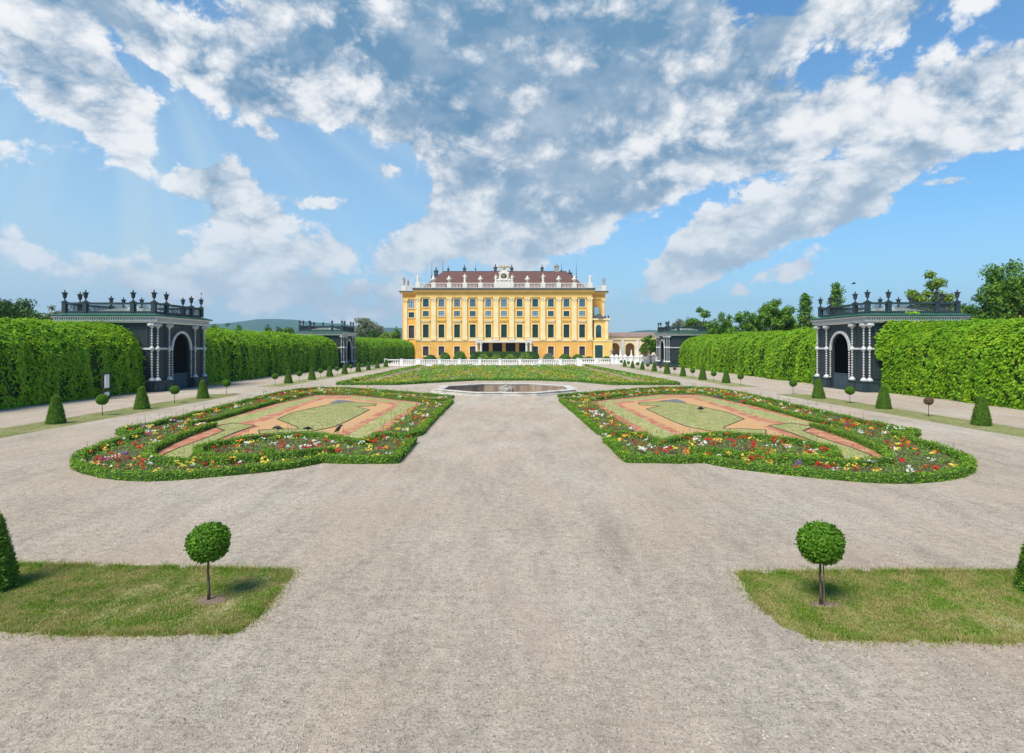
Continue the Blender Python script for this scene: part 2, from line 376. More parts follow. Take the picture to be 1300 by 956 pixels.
M_red = mat('red_brick_gravel', (.33, .10, .06), (.48, .18, .11), 14, .95, .7, 40, c3=(.50, .29, .15), s3=1.6)
M_slate = mat('slate_chips', (.13, .12, .13), (.2, .19, .2), 25, .9, .5)
M_soil = mat('soil', (.07, .05, .03), (.13, .09, .06), 12, .95, .7, 30)
M_mulch = mat('mulch', (.13, .09, .065), (.26, .19, .14), 25, .95, .8, 50)
M_grassb = mat('grass_base', (.13, .17, .035), (.27, .25, .10), 2.2, .95, .7, 60, c3=(.33, .28, .14), s3=1.6)
M_grassd = mat('dry_grass_base', (.17, .20, .06), (.28, .27, .11), 3, .95, .6, 40, c3=(.30, .28, .13), s3=.7)
M_grassc = mat('parterre_grass', (.23, .27, .07), (.38, .37, .14), 5, .95, .6, 40, c3=(.46, .39, .19), s3=1.7)
M_gb1 = leafmat('grass_blade', (.13, .25, .02), (.27, .37, .05), (.55, .48, .22), .4, patch=(.42, .38, .13), ps=1.9)
M_gb2 = leafmat('grass_blade_dry', (.26, .33, .09), (.42, .44, .17), (.55, .50, .28), .45, patch=(.46, .43, .21), ps=.9)
M_creep = leafmat('creeper_leaf', (.15, .36, .010), (.44, .64, .025), (.42, .32, .06), .42, patch=(.22, .44, .016), ps=.55)
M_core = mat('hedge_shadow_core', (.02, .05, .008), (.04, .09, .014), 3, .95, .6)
M_box = leafmat('box_leaf', (.09, .22, .010), (.27, .44, .03), None, .3)
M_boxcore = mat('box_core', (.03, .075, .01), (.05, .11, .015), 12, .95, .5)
M_topi = leafmat('topiary_leaf', (.045, .15, .006), (.16, .32, .02), None, .3)
M_yew = leafmat('yew_leaf', (.06, .15, .010), (.18, .32, .03), None, .3)
M_dead = leafmat('dead_leaf', (.16, .09, .05), (.26, .15, .09), None, .2)
M_bark = mat('bark', (.09, .06, .04), (.17, .13, .10), 14, .9, .8, 30, stretch=(1, 1, .3))
M_flf = leafmat('bedding_leaf', (.08, .22, .015), (.28, .42, .06), None, .3)
M_par = leafmat('parterre_leaf', (.17, .26, .02), (.40, .42, .04), (.40, .26, .06), .3)
def petal(n, a, b): return leafmat(n, a, b, None, .25, .7)
PET = [petal('petal_red', (.42, .012, .012), (.62, .03, .02)), petal('petal_maroon', (.16, .01, .015), (.30, .02, .02)),
       petal('petal_white', (.72, .70, .62), (.85, .83, .72)), petal('petal_yellow', (.80, .55, .03), (.85, .68, .12)),
       petal('petal_orange', (.75, .22, .02), (.85, .36, .04)), petal('petal_purple', (.16, .06, .26), (.3, .14, .4))]
M_tleafA = leafmat('tree_leaf', (.05, .15, .012), (.18, .33, .025), None, .35)
M_tleafB = leafmat('dark_tree_leaf', (.03, .09, .015), (.09, .18, .02), None, .3)
M_tleafC = leafmat('pale_tree_leaf', (.16, .20, .12), (.30, .34, .22), None, .3)
M_tleafD = leafmat('lime_tree_leaf', (.12, .22, .02), (.30, .42, .05), None, .35)
M_stone = mat('pale_stone', (.62, .58, .50), (.78, .74, .66), 3, .8, .3, 30)
M_white = mat('white_paint', (.78, .78, .76), (.86, .86, .84), 3, .55, .05)
M_basin = mat('basin_stone', (.46, .42, .36), (.62, .58, .52), 2.5, .85, .4, 25, c3=(.40, .36, .30), s3=.8)
M_lime = mat('stone_stain', (.26, .24, .20), (.42, .38, .32), 5, .85, .4)
M_metal = mat('dark_iron', (.02, .02, .022), (.04, .04, .045), 6, .5, .1)
M_feather = mat('black_feather', (.012, .012, .014), (.03, .03, .035), 20, .5, .2)

# ------------------------------------------------------------------ ground
def quadsheet(name, x0, x1, y0, y1, z, m):
    return MB().add([(x0,y0,z),(x1,y0,z),(x1,y1,z),(x0,y1,z)], [(0,1,2,3)]).build(name, m)
def sheet(name, pts, z, m, ragged=0.0, step=.25):
    """flat polygon sheet; ragged>0 gives it an uneven outline"""
    a = [np.array(p, float) for p in pts]; out = []
    for i in range(len(a)):
        p, q = a[i], a[(i+1) % len(a)]; d = np.linalg.norm(q-p); k = max(1, int(d/step)) if ragged else 1
        for j in range(k):
            w = p+(q-p)*j/k
            if ragged: w = w+np.array([sn([w[0], w[1], 0], 3.1), sn([w[1], w[0], 4], 3.7)])*ragged*.6+rng.normal(0, ragged*.25, 2)
            out.append(w)
    n = len(out); s = MB()
    s.add([(p[0], p[1], z) for p in out], [tuple(range(n))]); o = s.build(name, m)
    import bmesh
    bm = bmesh.new(); bm.from_mesh(o.data)
    bmesh.ops.triangulate(bm, faces=bm.faces[:], ngon_method='EAR_CLIP')
    for f in bm.faces:
        if f.normal.z < 0: f.normal_flip()
    bm.to_mesh(o.data); bm.free()
    return o
gs = MB()
def gnd(x0, x1, y0, y1): gs.add([(x0,y0,0),(x1,y0,0),(x1,y1,0),(x0,y1,0)], [(0,1,2,3)])
FX, FY, FR = -0.55, 54.0, 6.3      # fountain centre and apothem: the ground sheet leaves the basin open
oct_o = [(FX+FR*math.cos(R(22.5+45*k))/math.cos(R(22.5)), FY+FR*math.sin(R(22.5+45*k))/math.cos(R(22.5))) for k in range(8)]
hole = [(FX+(FR-.5)*math.cos(R(22.5+45*k))/math.cos(R(22.5)), FY+(FR-.5)*math.sin(R(22.5+45*k))/math.cos(R(22.5))) for k in range(8)]
sq = [(FX+20*math.cos(R(22.5+45*k)), FY+20*math.sin(R(22.5+45*k))) for k in range(8)]
far = [(9000*math.cos(R(22.5+45*k)), 9000*math.sin(R(22.5+45*k))) for k in range(8)]
gs.add([(x,y,0) for x,y in hole+sq+far], [(k, 8+k, 8+(k+1)%8, (k+1)%8) for k in range(8)]+[(8+k, 16+k, 16+(k+1)%8, 8+(k+1)%8) for k in range(8)])
tag(gs.build('ground', M_gravel), kind='structure')

# hills far behind
def hills():
    ridge = [(-700,418),(-300,410),(0,414),(150,416),(230,414),(300,410),(322,406),(345,405.5),(372,407.5),(400,410),(450,413),(500,417),(560,421),(640,424),(720,425),(790,423),(815,420),(840,420),(900,423),(1000,425),(1300,422),(2000,420)]
    xs = np.linspace(-700, 2000, 180); ys = np.interp(xs, [p[0] for p in ridge], [p[1] for p in ridge])
    vs = []; rows = [(2100, 0), (2400, .42), (2700, .78), (3000, 1), (3500, .6), (4000, 0)]
    for (yy, k) in rows:
        for x, y in zip(xs, ys):
            h = 4+(440-y)*4; nz = sn([x*.03, yy*.004, 1.0], 1.0)*9*(k > 0)
            vs.append(((x-650)*3000/750, yy, h*k+nz*k-.5*(k == 0)))
    n = len(xs); fs = [(i*n+j, i*n+j+1, (i+1)*n+j+1, (i+1)*n+j) for i in range(len(rows)-1) for j in range(n-1)]
    o = MB().add(vs, fs).build('hills', mat('forest_hill', (.012, .05, .03), (.03, .10, .045), .02, .95, 0, coord='Object'), smooth=True)
    tag(o, kind='structure')
hills()
hz = MB().box(-5200, 5200, -300, 4300, -1.2, 330).build('haze', None or mat('tmp', (.5,.5,.5)))
hm = bpy.data.materials.new('haze_air'); hm.use_nodes = True; hn = hm.node_tree; hn.nodes.clear()
pv = hn.nodes.new('ShaderNodeVolumePrincipled'); pv.inputs['Density'].default_value = .00017; pv.inputs['Color'].default_value = (.55, .78, 1, 1); pv.inputs['Anisotropy'].default_value = .2
ho = hn.nodes.new('ShaderNodeOutputMaterial'); hn.links.new(pv.outputs[0], ho.inputs['Volume'])
hz.data.materials.clear(); hz.data.materials.append(hm); tag(hz, kind='stuff')

# lawns in the foreground and strips along the side paths
lawnL = [G(*p) for p in [(-260,718),(28,718),(200,721),(369,726),(350,752),(323,785),(295,803),(138,806),(0,801),(-320,797)]]
lawnR = [G(*p) for p in [(940,729),(1100,727),(1300,727),(1560,729),(1620,818),(1300,815),(1100,812),(1029,809),(992,797),(960,760)]]
GX = lambda y: -.0125*y+.35      # the garden's axis leans slightly left with distance
def strip(side, y0, y1):
    a, b = (22.4, 24.9)
    return [(side*a+GX(y0), y0), (side*a+GX(y1), y1), (side*b+GX(y1), y1), (side*b+GX(y0), y0)]
stripsd = [strip(-1, 8.3, 49.5), strip(-1, 58.5, 118), strip(1, 8.3, 49.5), strip(1, 58.5, 118)]
# (foreground lawns are separate from the strips, which start beyond them)
stripsd[0] = strip(-1, 14, 49.5); stripsd[2] = strip(1, 14, 49.5)
for nm, p in (('lawn', lawnL), ('lawn', lawnR)): tag(sheet(nm, p, .006, M_grassb, .13, .10), kind='structure')
for p in stripsd: tag(sheet('grass_strip', p, .006, M_grassd, .06, .4), kind='structure')
RINGS = [(*G(268, 763), .20), (*G(1047, 769), .19)]
def blades(pts, n, h, m, name='grass'):
    p = sample_poly(pts, n); q3 = np.column_stack([p, p[:, :1]*0]); p = p+np.column_stack([sn(q3, 2.1), sn(q3+4, 2.4)])*.045+np.column_stack([sn(q3, 9), sn(q3+4, 9)])*.02
    for (rx, ry, rr) in RINGS: p = p[((p[:, 0]-rx)**2+((p[:, 1]-ry)/.65)**2)**.5+.05*sn(np.column_stack([p, p[:, :1]*0]), 6) > rr] if False else p[np.hypot(p[:, 0]-rx, (p[:, 1]-ry)/.65)+.05*sn(np.column_stack([p, p[:, :1]*0]), 6) > rr]
    bare = sn(np.column_stack([p, p[:, :1]*0]), 2.3)+.6*sn(np.column_stack([p, p[:, :1]*0+2]), 7); p = p[rng.random(len(p)) < np.clip(.75-bare*.45, .12, 1)]
    k = len(p); P = np.column_stack([p, np.full(k, .004)])
    pat = sn(P, 1.6)*.25+.9
    a = rng.uniform(0, 6.28, k); w = .006+.004*rng.random(k); hh = h*(.5+rng.random(k))*np.clip(pat, .5, 1.5)
    d = np.stack([np.cos(a), np.sin(a), 0*a], 1); ln = np.stack([rng.normal(0, .5, k), rng.normal(0, .5, k), 0*a], 1)
    up = (np.array([0, 0, 1.])+ln)*hh[:, None]
    V = np.stack([P-d*w[:, None], P+d*w[:, None], P+up*.6+d*w[:, None]*.8, P+up], 1)
    tag(qmesh(name, V, m), kind='stuff')
def clipx(pts, lo, hi): return [(min(max(x, lo), hi), y) for x, y in pts]
blades(lawnL, 260000, .028, M_gb1); blades(lawnR, 260000, .028, M_gb1)
blades([p for p in strip(-1, 22, 49.5)], 50000, .035, M_gb2); blades(strip(1, 22, 49.5), 50000, .035, M_gb2)
# ragged tufts along the lawn edges
def edge_tufts(pts, n):
    a = np.array(pts); V = []
    seg = np.roll(a, -1, 0)-a; ln = np.linalg.norm(seg, axis=1); pr = ln/ln.sum()
    i = rng.choice(len(a), n, p=pr); t = rng.random(n)[:, None]; P = a[i]+seg[i]*t
    ok = sn(np.column_stack([P, P[:, :1]*0]), 4) > -.4; P = P[ok]; n = len(P)
    P = np.column_stack([P+rng.normal(0, .035, (n, 2))*(1+2.2*(rng.random((n, 1)) < .3)), np.zeros(n)])
    A = rng.uniform(0, 6.28, n); d = np.stack([np.cos(A), np.sin(A), 0*A], 1)*.006
    up = np.stack([rng.normal(0, .03, n), rng.normal(0, .03, n), rng.uniform(.03, .085, n)], 1)
    return np.stack([P-d, P+d, P+up*.6+d, P+up], 1)
tag(qmesh('grass', np.concatenate([edge_tufts(lawnL, 24000), edge_tufts(lawnR, 24000)]), M_gb1), kind='stuff')
# loose stones on the gravel close to the camera
def pebbles():
    n = 75000; y = 5.4+19*rng.random(n)**1.2; x = rng.uniform(-1, 1, n)*y*.95
    ok = ~(inpoly(x, y, lawnL) | inpoly(x, y, lawnR)) & (sn(np.column_stack([x, y, 0*x]), .9)+rng.normal(0, .5, n) > -.3)
    x, y = x[ok], y[ok]; n = len(x)
    s = .006+.016*rng.random(n)**4; A = rng.uniform(0, 6.28, n)
    c1 = np.stack([np.cos(A), np.sin(A), 0*A], 1)*s[:, None]; c2 = np.stack([-np.sin(A), np.cos(A), 0*A], 1)*(s*.7)[:, None]
    C = np.column_stack([x, y, np.full(n, .001)]); T = C+np.stack([rng.normal(0, .1, n)*s, rng.normal(0, .1, n)*s, s*.8], 1)
    q = [C+c1, C+c2, C-c1, C-c2]; V = []
    for i in range(4):
        a, b = q[i], q[(i+1) % 4]; m = (a+b)/2; V.append(np.stack([a, m, (m+T)/2*1.0, T], 1)); V.append(np.stack([m, b, T, (m+T)/2], 1))
    V = np.stack(V, 1).reshape(-1, 4, 3)
    m, t, b = new_mat('pebble'); g = t.nodes.new('ShaderNodeNewGeometry'); r = t.nodes.new('ShaderNodeTexNoise'); r.inputs['Scale'].default_value = 7
    rr = t.nodes.new('ShaderNodeValToRGB'); rr.color_ramp.elements[0].position = .1; rr.color_ramp.elements[0].color = (.13, .11, .09, 1); rr.color_ramp.elements[1].position = .9; rr.color_ramp.elements[1].color = (.53, .48, .42, 1)
    tt = t.nodes.new('ShaderNodeTexCoord'); t.links.new(tt.outputs['Object'], r.inputs['Vector']); t.links.new(g.outputs['Random Per Island'], rr.inputs[0]); t.links.new(rr.outputs[0], b.inputs['Base Color']); b.inputs['Roughness'].default_value = .9
    tag(qmesh('pebbles', V, m), kind='stuff')
pebbles()

# ------------------------------------------------------------------ palace
def palace():
    K = 200/750; YC = 200.0; XC = (639.8-650)*K
    root = empty('palace', (XC, YC, 0), 0, 'long yellow palace with white pilasters, brown tiled roof and rooftop statues', 'palace')
    def brickwall(name, c1, c2, rust=False):
        m, t, b = new_mat(name); N = t.nodes; l = t.links
        tcn = N.new('ShaderNodeTexCoord'); n = N.new('ShaderNodeTexNoise'); n.inputs['Scale'].default_value = .45; n.inputs['Detail'].default_value = 8
        l.new(tcn.outputs['Object'], n.inputs['Vector']); r = N.new('ShaderNodeValToRGB'); r.color_ramp.elements[0].position = .3; r.color_ramp.elements[1].position = .7
        r.color_ramp.elements[0].color = (*c1, 1); r.color_ramp.elements[1].color = (*c2, 1); l.new(n.outputs['Fac'], r.inputs[0]); l.new(r.outputs[0], b.inputs['Base Color'])
        b.inputs['Roughness'].default_value = .9; b.inputs['Specular IOR Level'].default_value = .1
        return m
    wall = brickwall('ochre_wall', (.72, .38, .065), (.79, .47, .12)); wall_g = brickwall('orange_wall', (.68, .35, .075), (.77, .45, .13))
    cream = brickwall('cream_trim', (.76, .60, .30), (.84, .70, .40)); yel = brickwall('yellow_trim', (.74, .48, .12), (.81, .56, .18))
    roofm = mat('brown_tile_roof', (.095, .045, .033), (.16, .075, .055), 1.2, .85, .4, 14, stretch=(1, 1, 3), c3=(.13, .065, .055), s3=.15)
    glass = mat('palace_glass', (.02, .035, .05), (.05, .08, .10), .8, .08, 0, spec=.8)
    gt_, gn, gb = new_mat('sky_glass'); glass = gt_; oi = gn.nodes.new('ShaderNodeObjectInfo'); gr = gn.nodes.new('ShaderNodeValToRGB')
    gr.color_ramp.elements[0].color = (.035, .12, .15, 1); gr.color_ramp.elements[0].position = .2; gr.color_ramp.elements[1].color = (.50, .62, .72, 1); gr.color_ramp.elements[1].position = .9
    gn.links.new(oi.outputs['Random'], gr.inputs[0]); gn.links.new(gr.outputs[0], gb.inputs['Base Color']); gb.inputs['Roughness'].default_value = .12; gb.inputs['Metallic'].default_value = .75; shut = mat('green_shutter', (.012, .05, .04), (.02, .07, .055), 1, .5)
    grille = mat('dark_window', (.035, .035, .045), (.06, .055, .07), 1, .4); wf = mat('window_paint', (.02, .035, .04), (.035, .05, .055), 3, .6)
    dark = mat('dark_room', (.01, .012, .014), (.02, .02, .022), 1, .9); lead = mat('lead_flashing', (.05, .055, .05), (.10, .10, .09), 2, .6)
    Z = lambda y: 4+(440-y)*K
    zs, zc, zt, zb = 5.95, 20.6, 23.6, 25.5
    HW = 29.8; SP = 5.29; cols = [SP*k for k in range(-5, 6)]
    ww = .98
    rows = [(17.45, 20.15), (14.2, 16.05), (7.05, 11.5), (.9, 4.1)]
    # front wall built round its openings, so the windows sit in real reveals
    up = MB(); lo = MB()
    def facade(mb, x0, x1, z0, z1, opens, y0, y1):
        xs = sorted(set([x0, x1]+[v for o in opens for v in (o[0], o[1])]))
        for a, b in zip(xs[:-1], xs[1:]):
            os_ = sorted([o for o in opens if o[0] <= a+1e-6 and o[1] >= b-1e-6], key=lambda o: o[2]); z = z0
            for o in os_:
                if o[2] > z: mb.box(a, b, y0, y1, z, o[2])
                z = o[3]
            if z < z1: mb.box(a, b, y0, y1, z, z1)
    facade(up, -HW, HW, zs, zt-.6, [(c-ww, c+ww, a, b) for c in cols for a, b in rows[:3]], 0, .5)
    facade(lo, -HW, HW, 0, zs, [(c-ww, c+ww, a, b) for c in cols if abs(c) > 8 for a, b in rows[3:]]+[(-8.2, 8.2, 0, 5.2)], -.12, .5)
    up.box(-HW, HW, .5, 24, zs, zt-.6) if False else None
    up.box(-HW, -HW+.5, .5, 26, 0, zt-.6); up.box(HW-.5, HW, .5, 26, 0, zt-.6); up.box(-HW, HW, 26, 26.5, 0, zt-.6); up.box(-HW+.5, HW-.5, 1.4, 1.5, 0, zt-.7)
    # side bays, four metres back
    sb = [(-35.1, -HW-.003), (HW+.003, 34.9)]
    for (a, b) in sb:
        c0 = -32.0 if a < 0 else 32.6
        if a < 0: facade(up, a, b, 0, zt-.75, [(c0-ww, c0+ww, q-.2, w-.2) for q, w in rows[:3]]+[(c0-ww, c0+ww, .9, 4.1)], 4, 4.5)
        else: up.box(a, b, 4, 4.5, 0, zt-.75)
        up.box(a, b, 4.6, 24, 0, zt-.8)
    up.build('wall', wall, root); g = lo.build('ground_floor_wall', wall_g, root)
    # rustication joints of the ground floor
    tr = MB()
    tr.box(-HW-.1, HW+.1, -.28, -.121, zs-.15, zs+.22); 
    for zz in (1.1, 1.9, 2.7, 3.5, 4.3, 5.1): pass
    tr.build('string_course', cream, root)
    # cornice
    co = MB()
    co.box(-HW-.05, HW+.05, -.35, -.003, zc+.02, zc+.55); co.box(-HW-.05, HW+.05, -.25, -.004, zc+.55, zc+1.6)
    co.box(-HW-.3, HW+.3, -.7, 0, zc+1.62, zc+2.0); co.box(-HW-.7, HW+.7, -1.1, 0, zc+2.0, zc+2.5)
    for k in range(150): x = -HW+.2+k*.4; co.box(x, x+.18, -.62, -.251, zc+1.38, zc+1.6)
    for a, b in sb:
        e0, e1 = (a-.7, b-.05) if a < 0 else (a+.05, b+.7)
        co.box(min(e0, e1), max(e0, e1), 2.9, 4.5, zt-1.3, zt-.8); co.box(a, b, 3.7, 3.99, zc-.2, zc+.3)
    co.build('cornice', yel, root)
    ld = MB(); ld.box(-HW-1.0, HW+1.0, -1.35, .6, zc+2.5, zt+.12); ld.box(-HW-.3, HW+.3, .6, 26, zt-.6, zt+.10)
    for a, b in sb: ld.box(a-(1. if a < 0 else -1.1), b+(1. if a > 0 else -1.1), 2.6, 24, zt-.8, zt-.5)
    ld.build('eaves_flashing', lead, root)
    # pilasters with capitals
    def pil(x, y, z0, z1, w=.79):
        m = MB(); m.box(x-w, x+w, y-.30, y-.003, z0+1.0, z1-1.2); m.box(x-w-.14, x+w+.14, y-.45, y-.002, z0, z0+1.0)
        m.box(x-w-.08, x+w+.08, y-.38, y-.002, z0+1.0, z0+1.15)
        m.box(x-w-.05, x+w+.05, y-.36, y-.002, z1-1.2, z1-1.08); m.box(x-w-.25, x+w+.25, y-.50, y-.002, z1-.25, z1)
        m.box(x-w*.95, x+w*.95, y-.40, y-.002, z1-1.08, z1-.25)
        for s in (-1, 1): m.ball(x+s*w*.95, y-.38, z1-.5, .27, seg=8, rings=5)
        m.ball(x, y-.42, z1-.62, .2, seg=8, rings=5)
        m.build('pilaster', cream, root)
    for k in range(12): 
        x = -SP*5.5+SP*k
        pil(x, 0, zs+.25, zc)
    pil(-34.0, 4, zs, zc-.2, .6); pil(34.2, 4, 14, zc-.2, .5)
    # windows
    protos = {}
    def window(cx, z0, z1, y=0, kind='glass'):
        key = (round(z1-z0, 2), kind)
        if key not in protos:
            h = z1-z0; m = MB()
            t = .16
            m.box(-ww-.28, -ww, -.10, -.002, -.25, h+.25, 0); m.box(ww, ww+.28, -.10, -.002, -.25, h+.25, 0)
            m.box(-ww, ww, -.10, -.002, h, h+.25, 0); m.box(-ww, ww, -.13, -.002, -.25, 0, 0)
            m.box(-ww-.34, ww+.34, -.2, -.131, -.25, -.1, 0)
            if kind == 'glass':
                for x in (-ww+.05, -.05, ww-.15): m.box(x, x+.1, .22, .32, .002, h-.002, 1)
                for zz in ([.0, h*.5, h-.1] if h < 2.2 else [.0, h*.36, h*.68, h-.1]): m.box(-ww+.051, ww-.051, .23, .31, zz+.003, zz+.1, 1)
            o = m.build('window', [cream, wf], root)
            p = MB().box(-ww+.01, ww-.01, .33, .38, .01, h-.01)
            if kind == 'shutter':
                for q in range(int(h/.28)): p.box(-ww+.1, -.06, .26, .329, .1+q*.28, .26+q*.28); p.box(.06, ww-.1, .26, .329, .1+q*.28, .26+q*.28)
            p.build('pane', {'glass': glass, 'shutter': shut, 'grille': grille}[kind], o)
            protos[key] = o
        else: o = dup(protos[key])
        o.location = (cx, y, z0)
    for i, cx in enumerate(cols):
        window(cx, *rows[0]); window(cx, *rows[1]); window(cx, *rows[2], kind='shutter')
        if abs(cx) > 8: window(cx, *rows[3], y=-.12, kind='grille')
        # hood moulding over the tall windows, garland on every second one
        m = MB()
        if i % 2 == 0: m.box(cx-1.5, cx+1.5, -.35, -.003, 12.7, 13.1); m.box(cx-1.3, cx+1.3, -.2, -.003, 12.2, 12.7)
        else:
            m.box(cx-1.45, cx+1.45, -.22, -.003, 12.9, 13.15)
            for s in range(-4, 5): m.ball(cx+s*.3, -.12, 12.75-.25*math.cos(s*.7)**2, .2, seg=6, rings=4)
        m.build('window_hood', cream if i % 2 == 0 else yel, root)
        MB().box(cx-1.3, cx+1.3, -.15, -.003, 6.2, 6.75).build('sill_panel', cream, root)
    for q, w in rows[:2]: window(-32.0, q-.2, w-.2, 4)
    window(-32.0, 6.85, 11.3, 4, 'grille')
    # centre: dark arcade behind the balcony, columns, slab, railing
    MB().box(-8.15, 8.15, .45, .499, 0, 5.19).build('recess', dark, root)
    bal = MB(); bal.box(-9.4, 9.4, -3.2, -.29, 5.35, 5.9)
    for x in (-9.0, -3.0, 3.0, 9.0): bal.box(x-.55, x+.55, -3.25, -2.6, 5.9, 6.95)
    b = bal.build('balcony', M_stone, root)
    rl = MB(); rl.box(-9.3, 9.3, -3.0, -2.93, 7.0, 7.08)
    for k in range(75): x = -9.2+k*.248; rl.box(x, x+.035, -2.98, -2.95, 5.9, 7.0)
    rl.build('railing', M_metal, b)
    for x in (-9.0, -7.6, 7.6, 9.0):
        MB().lathe([(.55, 0), (.55, .3), (.42, .35), (.38, 2.5), (.34, 4.7), (.5, 4.9), (.55, 5.34)], x, -2.7, 12).build('column', M_stone, root, smooth=False)
    for x in (-4.5, 0, 4.5): MB().box(x-.6, x+.6, -.1, .44, 0, 5.18).build('pier', wall_g, root)
    # roof balustrade with pedestals
    pcols = [-SP*5.5+SP*k for k in range(12)]
    ba = MB(); ba.box(-HW, HW, -.6, -.2, zt+.13, zt+.35); ba.box(-HW, HW, -.6, -.2, zb-.22, zb)
    k = -HW+.3
    while k < HW-.3:
        if abs(k) > 3.6 and min(abs(k-p) for p in pcols) > .95: ba.lathe([(.07, 0), (.13, .35), (.07, .9), (.09, 1.31)], k, -.4, 6, 0, zt+.35)
        k += .48
    for p in pcols: ba.box(p-.75, p+.75, -.72, -.08, zt+.13, zb+.12)
    ba.box(-3.3, 3.3, -.8, 0, zt+.13, zb+.15)
    for a, b in sb:
        ba.box(a, b, 3.3, 3.6, zt-.49, zt-.3); ba.box(a, b, 3.3, 3.6, zb-.9, zb-.7)
        x = a+.3
        while x < b-.2: ba.lathe([(.07, 0), (.13, .35), (.07, .8), (.09, 1.2)], x, 3.45, 6, 0, zt-.3); x += .5
        e = a+.6 if a < 0 else b-.6; ba.box(e-.8, e+.8, 3.1, 3.8, zt-.49, zb-.5)
    ba.build('roof_balustrade', M_stone, root)
    # statues: figure or trophy vase
    def statue(x, y, z, kind, h=2.3, m=M_stone):
        s = MB(); r = random.Random(x)
        if kind == 0:
            s.lathe([(.34, 0), (.36, .1), (.25, .14), (.3, .5), (.33, .9), (.24, 1.25), (.34, 1.6), (.30, 1.78), (.1, 1.86)], 0, 0, 9, 0, 0, 1, .75)
            s.ball(.03, 0, 2.05, .17, seg=8, rings=6)
            a = r.choice([-1, 1]); s.tube([(a*.28, 0, 1.68), (a*.52, -.1, 1.45), (a*.42, -.2, 1.15)], [.1, .08, .06], 6); s.tube([(-a*.28, 0, 1.68), (-a*.42, 0, 1.4), (-a*.62, -.1, 1.75)], [.1, .08, .06], 6)
        else:
            s.lathe([(.3, 0), (.12, .2), (.12, .4), (.42, .75), (.55, 1.1), (.42, 1.35), (.2, 1.5), (.34, 1.7), (.2, 1.95), (.05, 2.1)], 0, 0, 9)
            for a in (-1, 1): s.tube([(a*.4, 0, .8), (a*.72, 0, 1.0), (a*.62, 0, 1.3), (a*.35, 0, 1.35)], .09, 6)
        o = s.build('statue', m, root, smooth=True); o.location = (x, y, z); o.scale = (1.25, 1.25, h/2.2)
    kinds = [0, 1, 1, 0, 1, 0, 0, 1, 0, 1, 1, 0]
    for i, p in enumerate(pcols):
        x = p if i not in (5, 6) else (-2.75 if i == 5 else 2.75)
        statue(x, -.4, zb+.13, kinds[i], 3.0 if i in (3, 8) else (2.4 if kinds[i] else 2.7))
    statue(-34.5, 3.4, zb-.5, 0, 3.2, M_lime); statue(-33.6, 6.0, zb-.5, 0, 2.4, M_lime); statue(34.3, 3.4, zb-.5, 0, 2.8, M_lime)
    # central attic cartouche with golden eagle
    ca = MB()
    pts = [(-2.3, 0), (-2.2, .9), (-1.75, 1.2), (-1.6, 2.2), (-1.65, 2.8), (-1.3, 3.6), (-.7, 4.1), (0, 4.25), (.7, 4.1), (1.3, 3.6), (1.65, 2.8), (1.6, 2.2), (1.75, 1.2), (2.2, .9), (2.3, 0)]
    n = len(pts); ca.add([(x, -.75, zb+.15+z) for x, z in pts]+[(x, .2, zb+.15+z) for x, z in pts], [tuple(range(n-1, -1, -1)), tuple(range(n, 2*n))]+[(i, i+1, n+i+1, n+i) for i in range(n-1)])
    ca.archring(0, 1.05, 1.45, zb+2.2, -.95, -.76); ca.archring(0, -1.45, -1.05, zb+2.2, -.95, -.76)
    for s in (-1, 1):
        ca.ball(s*1.85, -.5, zb+.9, .5, seg=9, rings=6); ca.ball(s*1.5, -.6, zb+3.3, .38, seg=9, rings=6); ca.ball(s*1.0, -.8, zb+1.0, .3, seg=8, rings=5)
    cart = ca.build('cartouche', M_stone, root)
    oc = MB(); oc.add([(1.0*math.cos(2*math.pi*k/20), -.765, zb+2.2+.72*math.sin(2*math.pi*k/20)) for k in range(20)], [tuple(range(20))]); oc.build('oculus', dark, cart)
    gold = mat('gilding', (.35, .27, .07), (.5, .4, .12), 3, .45, .2, metal=.4)
    MB().tube([(-.75, -.82, zb+2.25), (0, -.86, zb+2.55), (.75, -.82, zb+2.25)], .09, 6).ball(0, -.85, zb+2.0, .28, sy=.4, seg=8).build('relief', gold, cart)
    eg = MB(); zz = zb+4.4; eg.lathe([(.08, -.1), (.35, .1), (.4, .5), (.33, .95), (.16, 1.3), (.05, 1.5)], 0, -.4, 9, 0, zz, 1, .7); eg.ball(.08, -.5, zz+1.45, .19); eg.tube([(.12, -.6, zz+1.45), (.32, -.75, zz+1.38)], [.09, .02], 6)
    for s in (-1, 1):
        w = [(s*.2, -.4, zz+.8), (s*.9, -.35, zz+1.15), (s*1.6, -.3, zz+1.2), (s*2.3, -.2, zz+1.0+.15*s)]
        eg.tube(w, [.22, .2, .14, .03], 6)
        for q in range(6): f = .15+.14*q; bx = s*(.3+1.9*f); eg.tube([(bx, -.33, zz+1.05), (bx+s*.25, -.28, zz+.55+.25*f)], [.11, .03], 5)
    for s in (-1, 1): eg.tube([(s*.15, -.4, zz+.1), (s*.5, -.5, zz-.3)], [.1, .06], 5)
    eg.build('eagle', gold, root, smooth=True)
    # hipped roof, ridge set back
    rf = MB(); x0, x1 = -28.2, 28.4; ry0, ry1 = 1.0, 27.0; rz = zt+.15; rt = 31.0
    rx0, rx1 = -25.3+3.2, 22.2; ym0, ym1 = 12.5, 15.5
    rf.add([(x0, ry0, rz), (x1, ry0, rz), (x1, ry1, rz), (x0, ry1, rz), (rx0, ym0, rt), (rx1, ym0, rt), (rx1, ym1, rt), (rx0, ym1, rt)],
           [(0, 1, 5, 4), (1, 2, 6, 5), (2, 3, 7, 6), (3, 0, 4, 7), (4, 5, 6, 7)])
